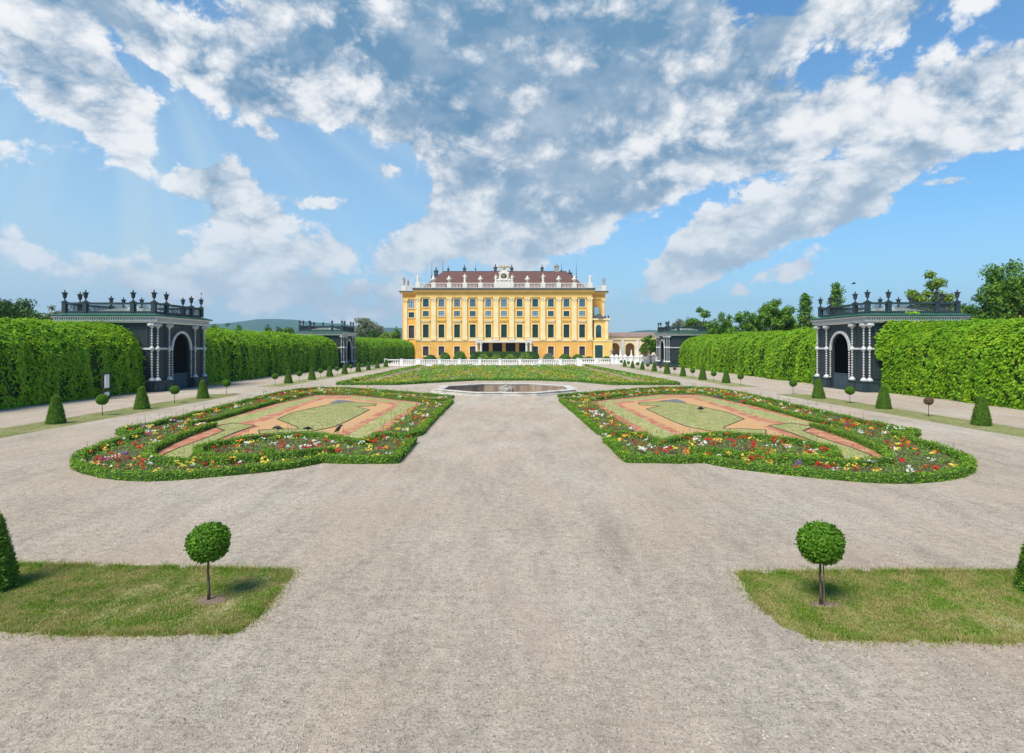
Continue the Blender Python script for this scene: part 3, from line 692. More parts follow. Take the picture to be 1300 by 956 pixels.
    rf.add([(8, 16, rz), (31.5, 16, rz), (31.5, 33, rz), (8, 33, rz), (12, 24, 31.2), (25.5, 24, 31.2)], [(0, 1, 5, 4), (1, 2, 5), (2, 3, 4, 5), (3, 0, 4)])
    roof = rf.build('roof', roofm, root)
    for s in (0,):
        rd = MB(); rd.box(rx0, rx1, ym0-.12, ym1+.1, rt, rt+.14); rd.build('ridge_capping', lead, roof)
    # chimneys and finials on the roof
    def roofx(px): return (px-650)*214/750-XC
    def chimney(px, w, z0, z1, y=13, fin=True):
        m = MB(); x = roofx(px); m.box(x-w, x+w, y-w, y+w, z0, z1-.9); m.box(x-w-.15, x+w+.15, y-w-.15, y+w+.15, z1-.9, z1-.6)
        m.lathe([(w*.8, 0), (w*.5, .3), (w*.25, .4), (w*.42, .7), (w*.08, 1.25)], x, y, 8, 0, z1-.6)
        m.build('chimney', lead if w != .75 else M_lime, roof)
    for a in [(555.5, .65, 27.5, 31.6, 10), (569.5, .3, 30.5, 32.6), (590, .5, 30.5, 32.9), (629, .55, 30.5, 33.2), (649.6, .55, 30.5, 33.0), (688, .5, 30.5, 33.1), (706.5, .75, 30.0, 33.7), (723, .8, 27, 31.3, 14)]: chimney(*a)
    def rod(px, z0, z1, y=13):
        x = roofx(px); MB().tube([(x, y, z0), (x, y, z0+.5*(z1-z0)), (x, y, z1)], [.12, .07, .03], 6).ball(x, y, z0+.9, .3, seg=8).build('lightning_rod', M_metal, roof)
    for a in [(548.5, 28, 34.2), (562.7, 30, 36.0), (604, 31, 33.6), (712.5, 30.5, 34.2), (731.3, 28, 34.8)]: rod(*a)
    # chapel bay at the right end
    ch = MB(); ch.box(30.0, 36.6, -.6, 3.99, 0, zs-.2)
    ch.archwall(30.5, 35.4, zs-.2, 13.0, 32.0, .95, 10.4, -.2, .3, zb=7.0); ch.box(30.5, 35.4, .9, 3.99, zs-.2, 13.0); ch.box(30.5, 30.8, .3, .9, zs-.2, 13); ch.box(35.1, 35.4, .3, .9, zs-.2, 13)
    c = ch.build('chapel_bay', yel, root)
    t = MB(); t.box(30.0, 35.9, -.7, 4, 13.0, 13.5); t.box(29.9, 36.8, -.75, 3.99, zs-.2, zs+.15); t.archring(32.0, .96, 1.25, 10.4, -.3, -.201)
    t.box(30.75, 31.04, -.3, -.201, 7, 10.4); t.box(32.96, 33.25, -.3, -.201, 7, 10.4); t.box(34.2, 35.2, -.4, -.201, 6.3, 13.0); t.box(30.45, 33.6, -.68, -.601, 4.5, 4.8)
    t.box(30.45, 30.7, -.68, -.601, .2, 4.5); t.box(33.35, 33.6, -.68, -.601, .2, 4.5)
    t.build('trim', cream, c)
    MB().box(31.05, 32.95, .1, .2, 7, 11.35).build('window', glass, c); MB().box(30.75, 33.3, -.66, -.602, .2, 4.4).build('door', shut, c)
    d = MB(); d.lathe([(2.3, 0), (2.1, .35), (1.4, .6), (.7, 1.0), (.3, 1.6), (.1, 1.9)], 32.6, 1.2, 10, 0, 13.5)
    for x in (30.6, 31.6, 34.2, 35.3): d.lathe([(.3, 0), (.12, .2), (.35, .6), (.2, .9), (.05, 1.2)], x, -.3, 8, 0, 13.5)
    d.build('lead_cap', lead, c)
    MB().box(31.1, 32.6, 3.9, 3.999, 14.6, 17.6).build('window', glass, root)
palace()

def arcade():
    root = empty('arcade_wing', (37.5, 232, 0), 0, 'low cream arcade wing with tall open arches right of the palace', 'building')
    w = mat('arcade_wall', (.72, .58, .34), (.80, .66, .42), .6, .9); ins = mat('arcade_inside', (.62, .34, .10), (.7, .42, .14), .8, .9)
    rf = mat('arcade_roof', (.22, .15, .12), (.28, .2, .16), 1, .9)
    m = MB()
    for k in range(8): m.archwall(k*5.9, (k+1)*5.9, 0, 6.6, k*5.9+2.95, 1.8, 3.6, 0, .9)
    m.box(-.1, 47.3, -.3, 1.2, 6.6, 7.1); m.box(-.1, 47.3, -.1, 1.2, 7.1, 7.9); m.build('arcade_wall', w, root)
    p = MB()
    for k in range(9): p.box(k*5.9-.5, k*5.9+.5, -.25, -.003, 0, 6.59)
    p.build('pilasters', M_stone, root)
    MB().box(0, 47, 5.5, 6, 0, 7.5).build('rear_wall', ins, root)
    MB().add([(-.5, -.5, 7.9), (47.5, -.5, 7.9), (47.5, 7, 7.9), (-.5, 7, 7.9), (1, 3, 9.6), (46, 3, 9.8)], [(0, 1, 5, 4), (1, 2, 5), (2, 3, 4, 5), (3, 0, 4), (0, 3, 2, 1)]).build('roof', rf, root)
arcade()

# ------------------------------------------------------------------ white fences in front of the palace
def fence(x0, x1, y, h, label, post=3.0, tall=0, base_z=0):
    root = empty('white_balustrade', ((x0+x1)/2, y, base_z), 0, label, 'balustrade')
    hw = (x1-x0)/2; m = MB(); m.box(-hw, hw, -.18, .18, 0, .22); m.box(-hw, hw, -.16, .16, h-.2, h)
    n = max(1, int(round(2*hw/post))); pp = [-hw+2*hw*k/n for k in range(n+1)]
    x = -hw+.2
    bm = MB()
    while x < hw:
        if min(abs(x-p) for p in pp) > .38: bm.lathe([(.07, 0), (.12, .25), (.06, h-.6), (.08, h-.42)], x, 0, 6, 0, .22)
        x += .46
    m.build('rail', M_white, root); bm.build('balusters', M_white, root)
    for p in pp:
        q = MB(); q.box(p-.3, p+.3, -.25, .25, 0, h+.05); q.box(p-.36, p+.36, -.3, .3, h+.05, h+.14); q.build('pier', M_white, root)
fence(-19.5, 14.4, 124.3, 1.3, 'long white stone balustrade across the garden before the palace', 4.2)
fence(-26.6, -19.9, 124.6, 1.3, 'short white balustrade at the left end beside the tall hedge', 3.3)
fence(15.4, 24.0, 138, 1.2, 'white balustrade set back at the right, before the chapel bay', 4.3)
def finial_wall():
    root = empty('white_wall', (26.6, 136, 0), 0, 'white garden wall with domed caps and pointed finials before the arcade', 'wall')
    m = MB(); m.box(-3.4, 6.4, -.15, .15, 0, 1.0); m.box(-3.4, 6.4, -.22, .22, 1.0, 1.12)
    for k in range(34): m.lathe([(.05, 0), (.08, .2), (.05, .5)], -3.3+k*.285, 0, 6, 0, 1.12)
    m.box(-3.4, 6.4, -.15, .15, 1.62, 1.75); m.build('parapet', M_white, root)
    for i, px in enumerate([777, 782.5, 787.6, 793.5, 801.4, 809.4, 815.2, 823.2, 829.5]):
        x = (px-650)*136/750-26.6; q = MB(); q.box(x-.3, x+.3, -.4, -.16, 0, 1.5); q.box(x-.42, x+.42, -.5, .3, 1.5, 1.65)
        q.lathe([(.4, 0), (.42, .12), (.3, .38), (.12, .52)], x, -.1, 10, 0, 1.65)
        if i in (2, 4, 5, 7): q.lathe([(.1, 0), (.2, .25), (.1, .5), (.15, .75), (.03, 1.15)], x, -.1, 8, 0, 2.15)
        q.build('pier', M_white, root)
finial_wall()
st = MB(); st.box(-.35, .35, -.35, .35, 0, 1.7); st.lathe([(.25, 0), (.28, .5), (.2, .9), (.3, 1.25), (.1, 1.5)], 0, 0, 8, 0, 1.7); st.ball(0, 0, 3.35, .16); st.tube([(.2, 0, 2.9), (.45, 0, 3.1), (.4, 0, 3.5)], [.09, .07, .05], 6)
tag(st.build('statue', M_lime, loc=((778-650)*138/750, 140, 0)), 'dark weathered stone statue on a plinth between palace and arcade', 'statue')
# thin grey posts along the far fence
for i, (px, yy) in enumerate([(507, 120), (524.7, 120), (540.3, 120), (775, 120), (757, 121), (760, 130)]):
    x = (px-650)*yy/750
    if i > 3: break
    MBp = MB().tube([(0, 0, 0), (0, 0, 1.45)], .035, 6).ball(0, 0, 1.47, .06)
    lab = ['slim grey post before the balustrade, nearest the left hedge', 'slim grey post, middle of three before the left balustrade', 'slim grey post where long and short balustrades meet', 'lone slim grey post on the right path before the white wall'][i]
    tag(MBp.build('post', M_metal, loc=(x, yy, 0)), lab, 'post', 'slim posts by the far balustrade')

# ------------------------------------------------------------------ pavilions
M_trel = None
def trellis_mat():
    m, t, b = new_mat('dark_trellis'); N = t.nodes; l = t.links
    tcn = N.new('ShaderNodeTexCoord'); sx = N.new('ShaderNodeSeparateXYZ'); l.new(tcn.outputs['Object'], sx.inputs[0])
    def mm(op, a, bb=None):
        n = N.new('ShaderNodeMath'); n.operation = op
        for i, v in enumerate((a, bb)):
            if v is None: continue
            if isinstance(v, (int, float)): n.inputs[i].default_value = v
            else: l.new(v, n.inputs[i])
        return n.outputs[0]
    h = mm('ADD', sx.outputs[0], sx.outputs[1])
    a = mm('ABSOLUTE', mm('SINE', mm('MULTIPLY', mm('ADD', h, sx.outputs[2]), 15))); c2 = mm('ABSOLUTE', mm('SINE', mm('MULTIPLY', mm('SUBTRACT', h, sx.outputs[2]), 15)))
    g = mm('GREATER_THAN', mm('MINIMUM', a, c2), .35)
    mx = N.new('ShaderNodeMix'); mx.data_type = 'RGBA'; l.new(g, mx.inputs[0]); mx.inputs[6].default_value = (.032, .055, .062, 1); mx.inputs[7].default_value = (.008, .014, .016, 1)
    l.new(mx.outputs[2], b.inputs['Base Color']); b.inputs['Roughness'].default_value = .6
    bp = N.new('ShaderNodeBump'); bp.invert = True; bp.inputs['Strength'].default_value = .6; bp.inputs['Distance'].default_value = .02; l.new(g, bp.inputs['Height']); l.new(bp.outputs[0], b.inputs['Normal'])
    return m
M_trel = trellis_mat()
M_dk = mat('dark_green_paint', (.022, .040, .046), (.034, .058, .064), 3, .5)
M_teal = mat('copper_green', (.025, .09, .07), (.04, .13, .10), 2, .6)
M_proof = mat('pavilion_roof', (.28, .33, .29), (.38, .42, .36), 2, .7)
M_colw = mat('weathered_white_paint', (.42, .43, .43), (.64, .64, .62), 4, .7, .1)
def urn_mb(m, x, y, z):
    m.lathe([(.14, 0), (.14, .08), (.055, .13), (.055, .27), (.14, .36), (.175, .62), (.17, .69), (.27, .76), (.25, .80), (.08, .83), (.05, .87), (.07, .92), (.02, 1.05)], x, y, 10, 0, z)
def pavilion(loc, rz, label):
    if pavilion.proto: 
        o = dup(pavilion.proto); o.location = loc; o.rotation_euler = (0, 0, rz); o['label'] = label; return o
    root = empty('garden_pavilion', loc, rz, label, 'pavilion', 'dark trellis pavilions set in the creeper hedges'); pavilion.proto = root
    H = 4.2; CP = (3.95, 2.2)
    w = MB()
    w.archwall(-H+.1, H-.1, 0, 6.1, 0, 1.5, 3.75, H-.35, H-.1, axis='y')
    w.archwall(-H+.1, H-.1, 0, 6.1, 0, 1.5, 3.75, -H+.1, -H+.35, axis='y')
    w.box(-H+.35, H-.35, -H+.1, -H+.35, 0, 6.1); w.box(-H+.35, H-.35, H-.35, H-.1, 0, 6.1); w.box(-H+.35, H-.35, -H+.35, H-.35, 6.0, 6.09)
    w.build('trellis_wall', M_trel, root)
    for s in (1, -1):      # dark raised frames round panels
        for a, b in ((2.45, 3.75), (-3.75, -2.45)):
            for z0, z1 in ((1.15, 3.6), (4.0, 5.5)):
                ps = MB()
                x0, x1 = (H-.1, H-.04) if s > 0 else (-H+.04, -H+.1)
                ps.box(x0, x1, a, a+.1, z0, z1); ps.box(x0, x1, b-.1, b, z0, z1); ps.box(x0, x1, a+.1, b-.1, z0, z0+.1); ps.box(x0, x1, a+.1, b-.1, z1-.1, z1); ps.build('panel_frame', M_dk, root)
        y0, y1 = (H-.1, H-.04) if s > 0 else (-H+.04, -H+.1)
        for a in (-3.6, -1.9, .1, 1.9):
            for z0, z1 in ((1.15, 3.6), (4.0, 5.7)): ps = MB(); ps.box(a, a+.1, y0, y1, z0, z1); ps.box(a+1.5, a+1.6, y0, y1, z0, z1); ps.box(a+.1, a+1.5, y0, y1, z0, z0+.1); ps.box(a+.1, a+1.5, y0, y1, z1-.1, z1); ps.build('panel_frame', M_dk, root)
    pl = MB()
    for s in (1, -1):
        for a, b in ((1.75, H+.15), (-H-.15, -1.75)):
            x0, x1 = (H-.09, H+.25) if s > 0 else (-H-.25, -H+.09)
            pl.box(x0, x1, a, b, 0, .85); pl.box(min(x0, x0-.0), x1+(.06 if s > 0 else 0), a-.05, b+.05, .86, .98)
            c0, c1 = sorted((s*(H+.251), s*(H+.3)))
            for q in (a+.15, (a+b)/2+.05): pl.box(c0, c1, q, q+(b-a)/2-.25, .12, .72)
        y0, y1 = (H-.09, H+.25) if s > 0 else (-H-.25, -H+.09)
        pl.box(-H+.1, H-.1, y0+.01*s, y1+.01*s, 0, .85); pl.box(-H+.1, H-.1, y0, y1+.06*s, .86, .98)
    pl.box(-H-.3, H+.3, -H-.3, H+.3, -.02, .05)
    pl.build('plinth', M_dk, root)
    # beaded white columns with medallion and spreading capital
    def column(x, y):
        pr = [(.27, 0), (.27, .12), (.16, .22), (.11, .3)]
        z = .32
        while z < 4.55:
            pr += [(.025, z), (.025, z+.05), (.075, z+.07), (.088, z+.13), (.075, z+.19), (.025, z+.21)]; z += .235
        pr += [(.08, 4.62), (.12, 4.66)]
        m = MB().lathe(pr, 0, 0, 8); c = m.build('column', M_colw, root, loc=(x, y, .98))
        cp = MB(); cp.lathe([(.09, 0), (.14, .10), (.28, .28), (.34, .34), (.34, .42), (.26, .46)], 0, 0, 10)
        for k in range(8): cp.ball(.27*math.cos(k*.785), .27*math.sin(k*.785), .3, .11, seg=6, rings=4)
        cp.build('capital', M_colw, c, loc=(0, 0, 4.60)); MB().ball(0, 0, 2.82, .21, seg=12, rings=8).build('medallion', M_colw, c)
    for s in (1, -1):
        for q in CP:
            for t in (1, -1): column(s*(H+.08), t*q)
        column(s*3.95, H+.08); column(s*3.95, -H-.08)
    bd = MB()
    for s in (1, -1):
        for a, b in ((2.3, 3.85), (-3.85, -2.3)):
            x0, x1 = (H-.09, H+.0) if s > 0 else (-H, -H+.09); bd.box(x0, x1, a, b, 3.72, 3.9)
        y0, y1 = (H-.09, H) if s > 0 else (-H, -H+.09); bd.box(-3.85, -1.0, y0, y1, 3.72, 3.9); bd.box(1.0, 3.85, y0, y1, 3.72, 3.9)
    bd.build('white_band', M_colw, root)
    for s in (1, -1):
        t0, t1 = (H-.09, H+.06) if s > 0 else (-H-.06, -H+.09)
        ar = MB(); ar.archring(0, 1.5, 1.72, 3.75, t0, t1, axis='y')
        for t in (1, -1):
            ar.box(t0, t1, t*1.5-(.0 if t > 0 else .22)+.0, t*1.5+(.22 if t > 0 else 0), 3.66, 3.749)
            z = .98
            while z < 3.6: ar.ball((t0+t1)/2+.03*s, t*1.6, z+.08, .085, seg=6, rings=4); z += .215
        ar.build('arch_surround', M_colw, root)
    inn = MB(); inn.archring(0, 1.2, 1.34, 3.9, -1.5, -1.42, axis='y')
    for t in (1, -1): inn.box(-1.5, -1.42, t*1.27-.07, t*1.27+.07, 0, 3.9); inn.box(-2.6, -2.52, t*.5-.04, t*.5+.04, 0, 4.6)
    inn.build('inner_arch', mat('grey_frame', (.2, .17, .17), (.26, .22, .22), 3), root)
    gt = MB(); gt.box(H-.3, H-.24, -1.5, 1.5, .02, .15); gt.box(H-.3, H-.24, -1.5, 1.5, 1.35, 1.48)
    for t in (-1.45, -.72, -.05, .62, 1.35): gt.box(H-.3, H-.24, t, t+.1, .15, 1.35)
    gt.box(H-.28, H-.26, -1.45, 1.45, .15, 1.34); gt.build('gate', mat('slate_blue_paint', (.04, .065, .08), (.06, .09, .105), 2), root)
    cn = MB(); cn.box(-H-.1, H+.1, -H-.1, H+.1, 6.1, 6.22); cn.box(-H-.45, H+.45, -H-.45, H+.45, 6.56, 6.66)
    cn.build('cornice', M_white, root)
    dn = MB()
    n = 44
    for k in range(n):
        a = -H-.3+k*(2*H+.6)/n
        for s in (1, -1):
            p0, p1 = sorted((s*(H+.18), s*(H+.34))); dn.box(p0, p1, a, a+.11, 6.3, 6.555); dn.box(a, a+.11, p0, p1, 6.3, 6.555)
    dn.box(-H-.32, H+.32, -H-.32, H+.32, 6.221, 6.29); dn.build('dentils', mat('grey_white_paint', (.5, .5, .5), (.6, .6, .6), 3), root)
    fr = MB().box(-H-.17, H+.17, -H-.17, H+.17, 6.291, 6.559); fr.build('frieze', M_dk, root)
    ev = MB(); ev.box(-H-.55, H+.55, -H-.55, H+.55, 6.665, 6.74); ev.add([(-H-.6, -H-.6, 6.741), (H+.6, -H-.6, 6.741), (H+.6, H+.6, 6.741), (-H-.6, H+.6, 6.741), (-H+.3, -H+.3, 6.98), (H-.3, -H+.3, 6.98), (H-.3, H-.3, 6.98), (-H+.3, H-.3, 6.98)], [(0,1,5,4),(1,2,6,5),(2,3,7,6),(3,0,4,7),(4,5,6,7)])
    ev.build('eaves', M_teal, root)
    MB().add([(-3.2, -3.2, 6.99), (3.2, -3.2, 6.99), (3.2, 3.2, 6.99), (-3.2, 3.2, 6.99), (-1, -1, 7.62), (1, -1, 7.62), (1, 1, 7.62), (-1, 1, 7.62)], [(0,1,5,4),(1,2,6,5),(2,3,7,6),(3,0,4,7),(4,5,6,7)]).build('roof', M_proof, root)
    B = 3.95; rl = MB()
    for s in (1, -1):
        for z0, z1, t in ((6.98, 7.14, .07), (7.74, 7.90, .13)):
            y0, y1 = sorted((s*B-t, s*B+t)); rl.box(-B, B, y0, y1, z0, z1); rl.box(y0, y1, -B+t+.001, B-t-.001, z0, z1)
        for (a, b) in ((-3.95, -2.1), (-2.1, 2.1), (2.1, 3.95)):
            L2 = b-a; k = a+.2
            while k < b-.15:
                for dx in (.68, -.68):
                    e = k+dx; 
                    if e < a+.12 or e > b-.12: continue
                    rl.tube([(k, s*B, 7.14), (e, s*B, 7.74)], .018, 4); rl.tube([(s*B, k, 7.14), (s*B, e, 7.74)], .018, 4)
                k += .15
            for k in (a+.2, b-.28): rl.box(k, k+.08, s*B-.04, s*B+.04, 7.141, 7.739); rl.box(s*B-.04, s*B+.04, k, k+.08, 7.141, 7.739)
            k = 0
    rl.build('roof_railing', M_dk, root)
    for s in (1, -1):
        for q in (-3.95, -2.1, 2.1, 3.95):
            for (x, y) in ((s*B, q), (q, s*B)):
                if abs(x) == abs(y) and s*1.0 != (1 if x > 0 else -1)*1.0: continue
                if abs(x) == abs(y) and (x, y) in pavilion.done: continue
                pavilion.done.add((x, y))
                m = MB(); m.box(-.17, .17, -.17, .17, 6.99, 7.9); m.box(-.21, .21, -.21, .21, 7.9, 7.98); p = m.build('post', M_dk, root, loc=(x, y, 0))
                u = MB(); urn_mb(u, 0, 0, 7.98); u.build('urn', mat('urn_iron', (.035, .045, .045), (.06, .07, .07), 4) if not pavilion.um else pavilion.um, p, smooth=False)
                pavilion.um = u and p.children[0].data.materials[0]
    return root
pavilion.proto = None; pavilion.done = set(); pavilion.um = None
pavilion((-31.4-4.2, 56.2, 0), 0, 'near left dark trellis pavilion with white beaded columns and rooftop urns')
pavilion((31.0+4.2, 55.9, 0), math.pi, 'near right dark trellis pavilion with creeper climbing its side')
pavilion((-31.6-4.2, 114.6, 0), 0, 'far left dark trellis pavilion, small against the blue hills')
pavilion((30.0+4.2, 118, 0), math.pi, 'far right dark trellis pavilion beside the cream arcade')

# ------------------------------------------------------------------ creeper hedges
PROF = np.array([(0, 0), (-.08, 1.2), (-.02, 2.6), (.08, 3.6), (.35, 4.35), (.95, 5.0), (1.8, 5.5), (2.9, 5.85), (4.2, 6.02), (5.6, 5.95), (7.0, 5.2), (7.6, 3.5), (7.7, 0)])
_pl = np.concatenate([[0], np.cumsum(np.linalg.norm(np.diff(PROF, axis=0), axis=1))])
def hedge_surf(side, y0, y1, xf, u, v):
    """u along the path (m), v along the profile (m) -> point and normal"""
    d = np.interp(v, _pl, PROF[:, 0]); z = np.interp(v, _pl, PROF[:, 1])
    d2 = np.interp(v+.15, _pl, PROF[:, 0]); z2 = np.interp(v+.15, _pl, PROF[:, 1])
    y = y0+u; x = side*(xf(y)+d)
    N = np.stack([-side*(z2-z), 0*u, (d2-d)], 1); N = unit(N); flat = np.linalg.norm(N, axis=1) < .1; N[flat] = (0, 0, 1)
    fold = np.minimum(sn(np.stack([y*1.0, v*.22, 0*u+side], 1), 1.1), .55)*.36*np.clip((5.6-v)/2.2, .4, 1)+sn(np.stack([y, v, 0*u+5], 1), 2.3)*.12+sn(np.stack([y, v, 0*u+9], 1), .35)*.16
    return np.stack([x, y, z], 1)+N*fold[:, None], N, fold
def creeper(side, y0, y1, xf, dens, size, label, gaps=()):
    Lh = y1-y0; vmax = _pl[9]
    nu = int(Lh/.5)+1; nv = 30
    U, V = np.meshgrid(np.linspace(0, Lh, nu), np.linspace(0, _pl[-1], nv), indexing='ij')
    P, N, _ = hedge_surf(side, y0, y1, xf, U.ravel(), V.ravel()); P = P-N*.28
    P[:, 2] = np.maximum(P[:, 2], -.02)
    ev = P.tolist(); ef = [(i*nv+j, i*nv+j+1, (i+1)*nv+j+1, (i+1)*nv+j) for i in range(nu-1) for j in range(nv-1)]
    ef += [tuple(range(nv)), tuple((nu-1)*nv+j for j in range(nv-1, -1, -1))]
    n = int(Lh*vmax*dens); u = rng.uniform(0, Lh, n); v = rng.uniform(0, vmax, n)
    P, N, f = hedge_surf(side, y0, y1, xf, u, v)
    clump = sn(np.stack([u+y0, v, 0*u+2], 1), 2.6)
    keep = clump+rng.normal(0, .55, n) > -.75
    holl = sn(np.stack([(u+y0)*1.0, v*.35, 0*u+7], 1), 1.6); keep &= ~((holl < -.85) & (v > .6) & (v < 4.2) & (rng.random(n) < .75))
    for (ga, gz, gw, gh) in gaps: keep &= ~((np.abs(P[:, 1]-ga) < gw) & (np.abs(P[:, 2]-gz) < gh) & (rng.random(n) < .9))
    P, N, clump = P[keep], N[keep], clump[keep]; P = P+N*(np.clip(clump, -1, 1.2)*.10)[:, None]+rng.normal(0, .05, P.shape)
    P[:, 2] = np.maximum(P[:, 2], .08)
    Q = leaves(P, N+np.array([0, 0, .25]), size, 1.3, .75, .38)
    # end faces
    for ye, sg in ((y0, -1), (y1, 1)):
        m = int(46*dens*.8); dd = rng.uniform(0, 6.8, m); zz = rng.uniform(0, 6.1, m)
        top = np.interp(dd, [0, .35, .95, 1.8, 2.9, 4.2, 5.6, 7.0], [3.7, 4.5, 5.2, 5.7, 6, 6.15, 6, 5.2]); ok = zz < top; dd, zz = dd[ok], zz[ok]
        PP = np.stack([side*(xf(ye)+dd), np.full(len(dd), ye+sg*.05)+rng.normal(0, .1, len(dd)), zz], 1); NN = np.tile([0, sg, .2], (len(dd), 1))
        Q = np.concatenate([Q, leaves(PP, NN, size, 1.3, .75, .4)])
    # trailing shoots that break the outline
    m = int(Lh*9); u = rng.uniform(0, Lh, m); v = rng.uniform(.4, vmax, m); P, N, _ = hedge_surf(side, y0, y1, xf, u, v)
    rep = 7; P = np.repeat(P, rep, 0)+np.repeat(N, rep, 0)*(np.tile(np.arange(rep), m)*.055)[:, None]+rng.normal(0, .06, (m*rep, 3)); Q = np.concatenate([Q, leaves(P, np.repeat(N, rep, 0)+[0, 0, .5], size*.85, .8, .75, .6)])
    Q[:, :, 2] = np.maximum(Q[:, :, 2], .01)
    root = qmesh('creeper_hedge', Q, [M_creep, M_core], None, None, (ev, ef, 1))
    tag(root, label, 'hedge', 'creeper hedges along the side paths')
xl = lambda y: 32.45+0*y
xr = lambda y: 32.35+0*y
creeper(-1, 14, 51.8, xl, 230, .19, 'tall creeper hedge at far left, running up to the near left pavilion', [(46, 2.2, .5, 1.4), (42.5, 1.2, .35, .9), (38.5, 1.4, .5, .6), (36.5, 1.3, .3, .6)])
creeper(-1, 60.7, 110, xl, 110, .25, 'tall creeper hedge between the two left pavilions')
creeper(-1, 119, 194, lambda y: 31.9+0*y, 26, .36, 'farthest left creeper hedge, ending in front of the palace corner')
creeper(1, 14, 51.4, xr, 230, .19, 'bright green creeper hedge at far right, nearest the camera')
creeper(1, 60.5, 113.6, xr, 110, .25, 'bright creeper hedge between the two right pavilions')
# creeper that has climbed the near right pavilion's side
def climber():
    n = 5200; x = 31.2+rng.random(n)*5.5; z = rng.uniform(3.0, 6.4, n); ok = z < 5.6+(x-31.4)*1.5+.6*sn(np.stack([x, z, 0*x], 1), 2); x, z = x[ok], z[ok]
    x = x+.6; P = np.stack([x, np.full(len(x), 51.62)-.25*rng.random(len(x)), z], 1)
    blk = [(35.0+.25*rng.normal(0, 1), 51.55, 6.2+.9*rng.random()) for _ in range(160)]
    P = np.concatenate([P, np.array(blk)])
    tag(qmesh('climbing_creeper', leaves(P, np.tile([0, -1, .3], (len(P), 1)), .26, 1.2, .75, .4), M_creep), 'loose green creeper climbing the near side of the right pavilion', 'climber')
climber()

# ------------------------------------------------------------------ topiary
def topi_ball(leafm, r=.31, n=6500, name='crown'):
    d = unit(rng.normal(0, 1, (n, 3))); bump = 1+(.075*sn(d, 2.0)+.035*sn(d, 6))[:, None]; bump[rng.random(n) < .012] *= 1.13; P = d*r*bump*np.array([1, 1, .93]); P *= rng.uniform(.90, 1.02, (n, 1))
    core = MB(); core.ball(0, 0, 0, r*.88, seg=20, rings=12, sz=.93)
    return leaves(P, d, r*.135, .1, .7, .55), (core.v, core.f, 1)
def ball_tree(loc, label, s=1.0, leafm=None, stake=False, R0=.31, key='g'):
    k = key
    root = empty('ball_topiary', (loc[0], loc[1], 0), random.uniform(0, 6), label, 'topiary', 'ball topiaries along the garden')
    if k not in ball_tree.c:
        Q, ex = topi_ball(None, R0); Q = Q+np.array([0, 0, .92]); ex = ([(a, b, c+.92) for a, b, c in ex[0]], ex[1], ex[2])
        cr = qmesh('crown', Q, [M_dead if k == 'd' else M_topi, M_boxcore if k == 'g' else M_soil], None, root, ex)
        tr = MB().tube([(0, 0, -.02), (.012, .0, .2), (-.008, .01, .45), (0, 0, .75)], [.028, .02, .017, .017], 8).build('trunk', M_bark, root, smooth=True)
        ball_tree.c[k] = (cr, tr)
    else:
        for a in ball_tree.c[k]: q = a.copy(); COL.objects.link(q); q.parent = root
    root.scale = (s, s, s)
    if stake: MB().tube([(-.055, -.06, 0), (-.05, -.04, .75)], .009, 6).build('stake', M_bark, root)
    return root
ball_tree.c = {}
def cone_mesh(n=11000):
    t = rng.random(n)**.8; a = rng.uniform(0, 6.283, n)
    z = 1.45*(1-(1-t)**1.0); r = np.interp(z, [0, .2, .5, .9, 1.25, 1.38, 1.45], [.47, .44, .36, .27, .20, .15, .0])
    keep = rng.random(n) < (.25+r/.5*.75); z, r, a = z[keep], r[keep], a[keep]
    bump = 1+.07*sn(np.stack([np.cos(a), np.sin(a), z*1.5], 1), 3.5); N = np.stack([np.cos(a), np.sin(a), np.full(len(a), .35)+(z > 1.3)*1.5], 1)
    P = np.stack([r*bump*np.cos(a), r*bump*np.sin(a), z], 1)*rng.uniform(.95, 1.03, (len(a), 1)); 
    core = MB().lathe([(.43, .0), (.40, .2), (.32, .5), (.23, .9), (.17, 1.2), (.10, 1.33), (.02, 1.38)], 0, 0, 16)
    up = leaves(P, unit(N), .062, -.5, .4, .6); up[:, :, 2] = np.maximum(up[:, :, 2], .003)
    return up, (core.v, core.f, 1)
def cone(loc, label, s=1.0):
    root = empty('cone_topiary', (loc[0], loc[1], 0), random.uniform(0, 6), label, 'topiary', 'clipped cone topiaries along the garden')
    if cone.p is None:
        Q, ex = cone_mesh(); cone.p = qmesh('foliage', Q, [M_yew, M_boxcore], None, root, ex)
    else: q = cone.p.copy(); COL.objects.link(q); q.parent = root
    k = s*random.uniform(.95, 1.05); root.scale = (k*random.uniform(.93, 1.05), k, k)
cone.p = None
ball_tree(G(265, 762), 'foreground ball topiary on the left lawn, in a bare soil ring', 1.0)
ball_tree(G(1042, 768), 'foreground ball topiary on the right lawn with a thin stake', 1.05, stake=True)
cone((-8.62, 9.75), 'large clipped cone cut by the left edge of the photo', .92); cone((8.65, 9.6), 'large clipped cone cut by the right edge of the photo', .88)
for (px, py, r) in ((265, 762, .30), (1046, 768, .28)):
    x, y = G(px, py); pts = [(x+.05+r*math.cos(k*.35)*(1+.15*math.sin(k*2.1)), y-.02+r*.65*math.sin(k*.35)*(1+.15*math.cos(k*1.7))) for k in range(18)]
    tag(sheet('soil_ring', pts, .012, M_mulch, .05, .05), kind='structure')
ORD = ['nearest', 'second', 'third', 'fourth', 'fifth', 'sixth', 'seventh', 'eighth', 'ninth', 'tenth', 'eleventh', 'twelfth']
Lc = [(71,538,1.02), (180,519.5,1.0), (257.5,506,1.0), (366,486.7,1), (396,482.2,1.05), (418.5,478.3,1), (437.6,475,.95), (454.8,472.2,1), (467.7,469.8,.95), (479,467.5,.95), (490,465.8,1)]
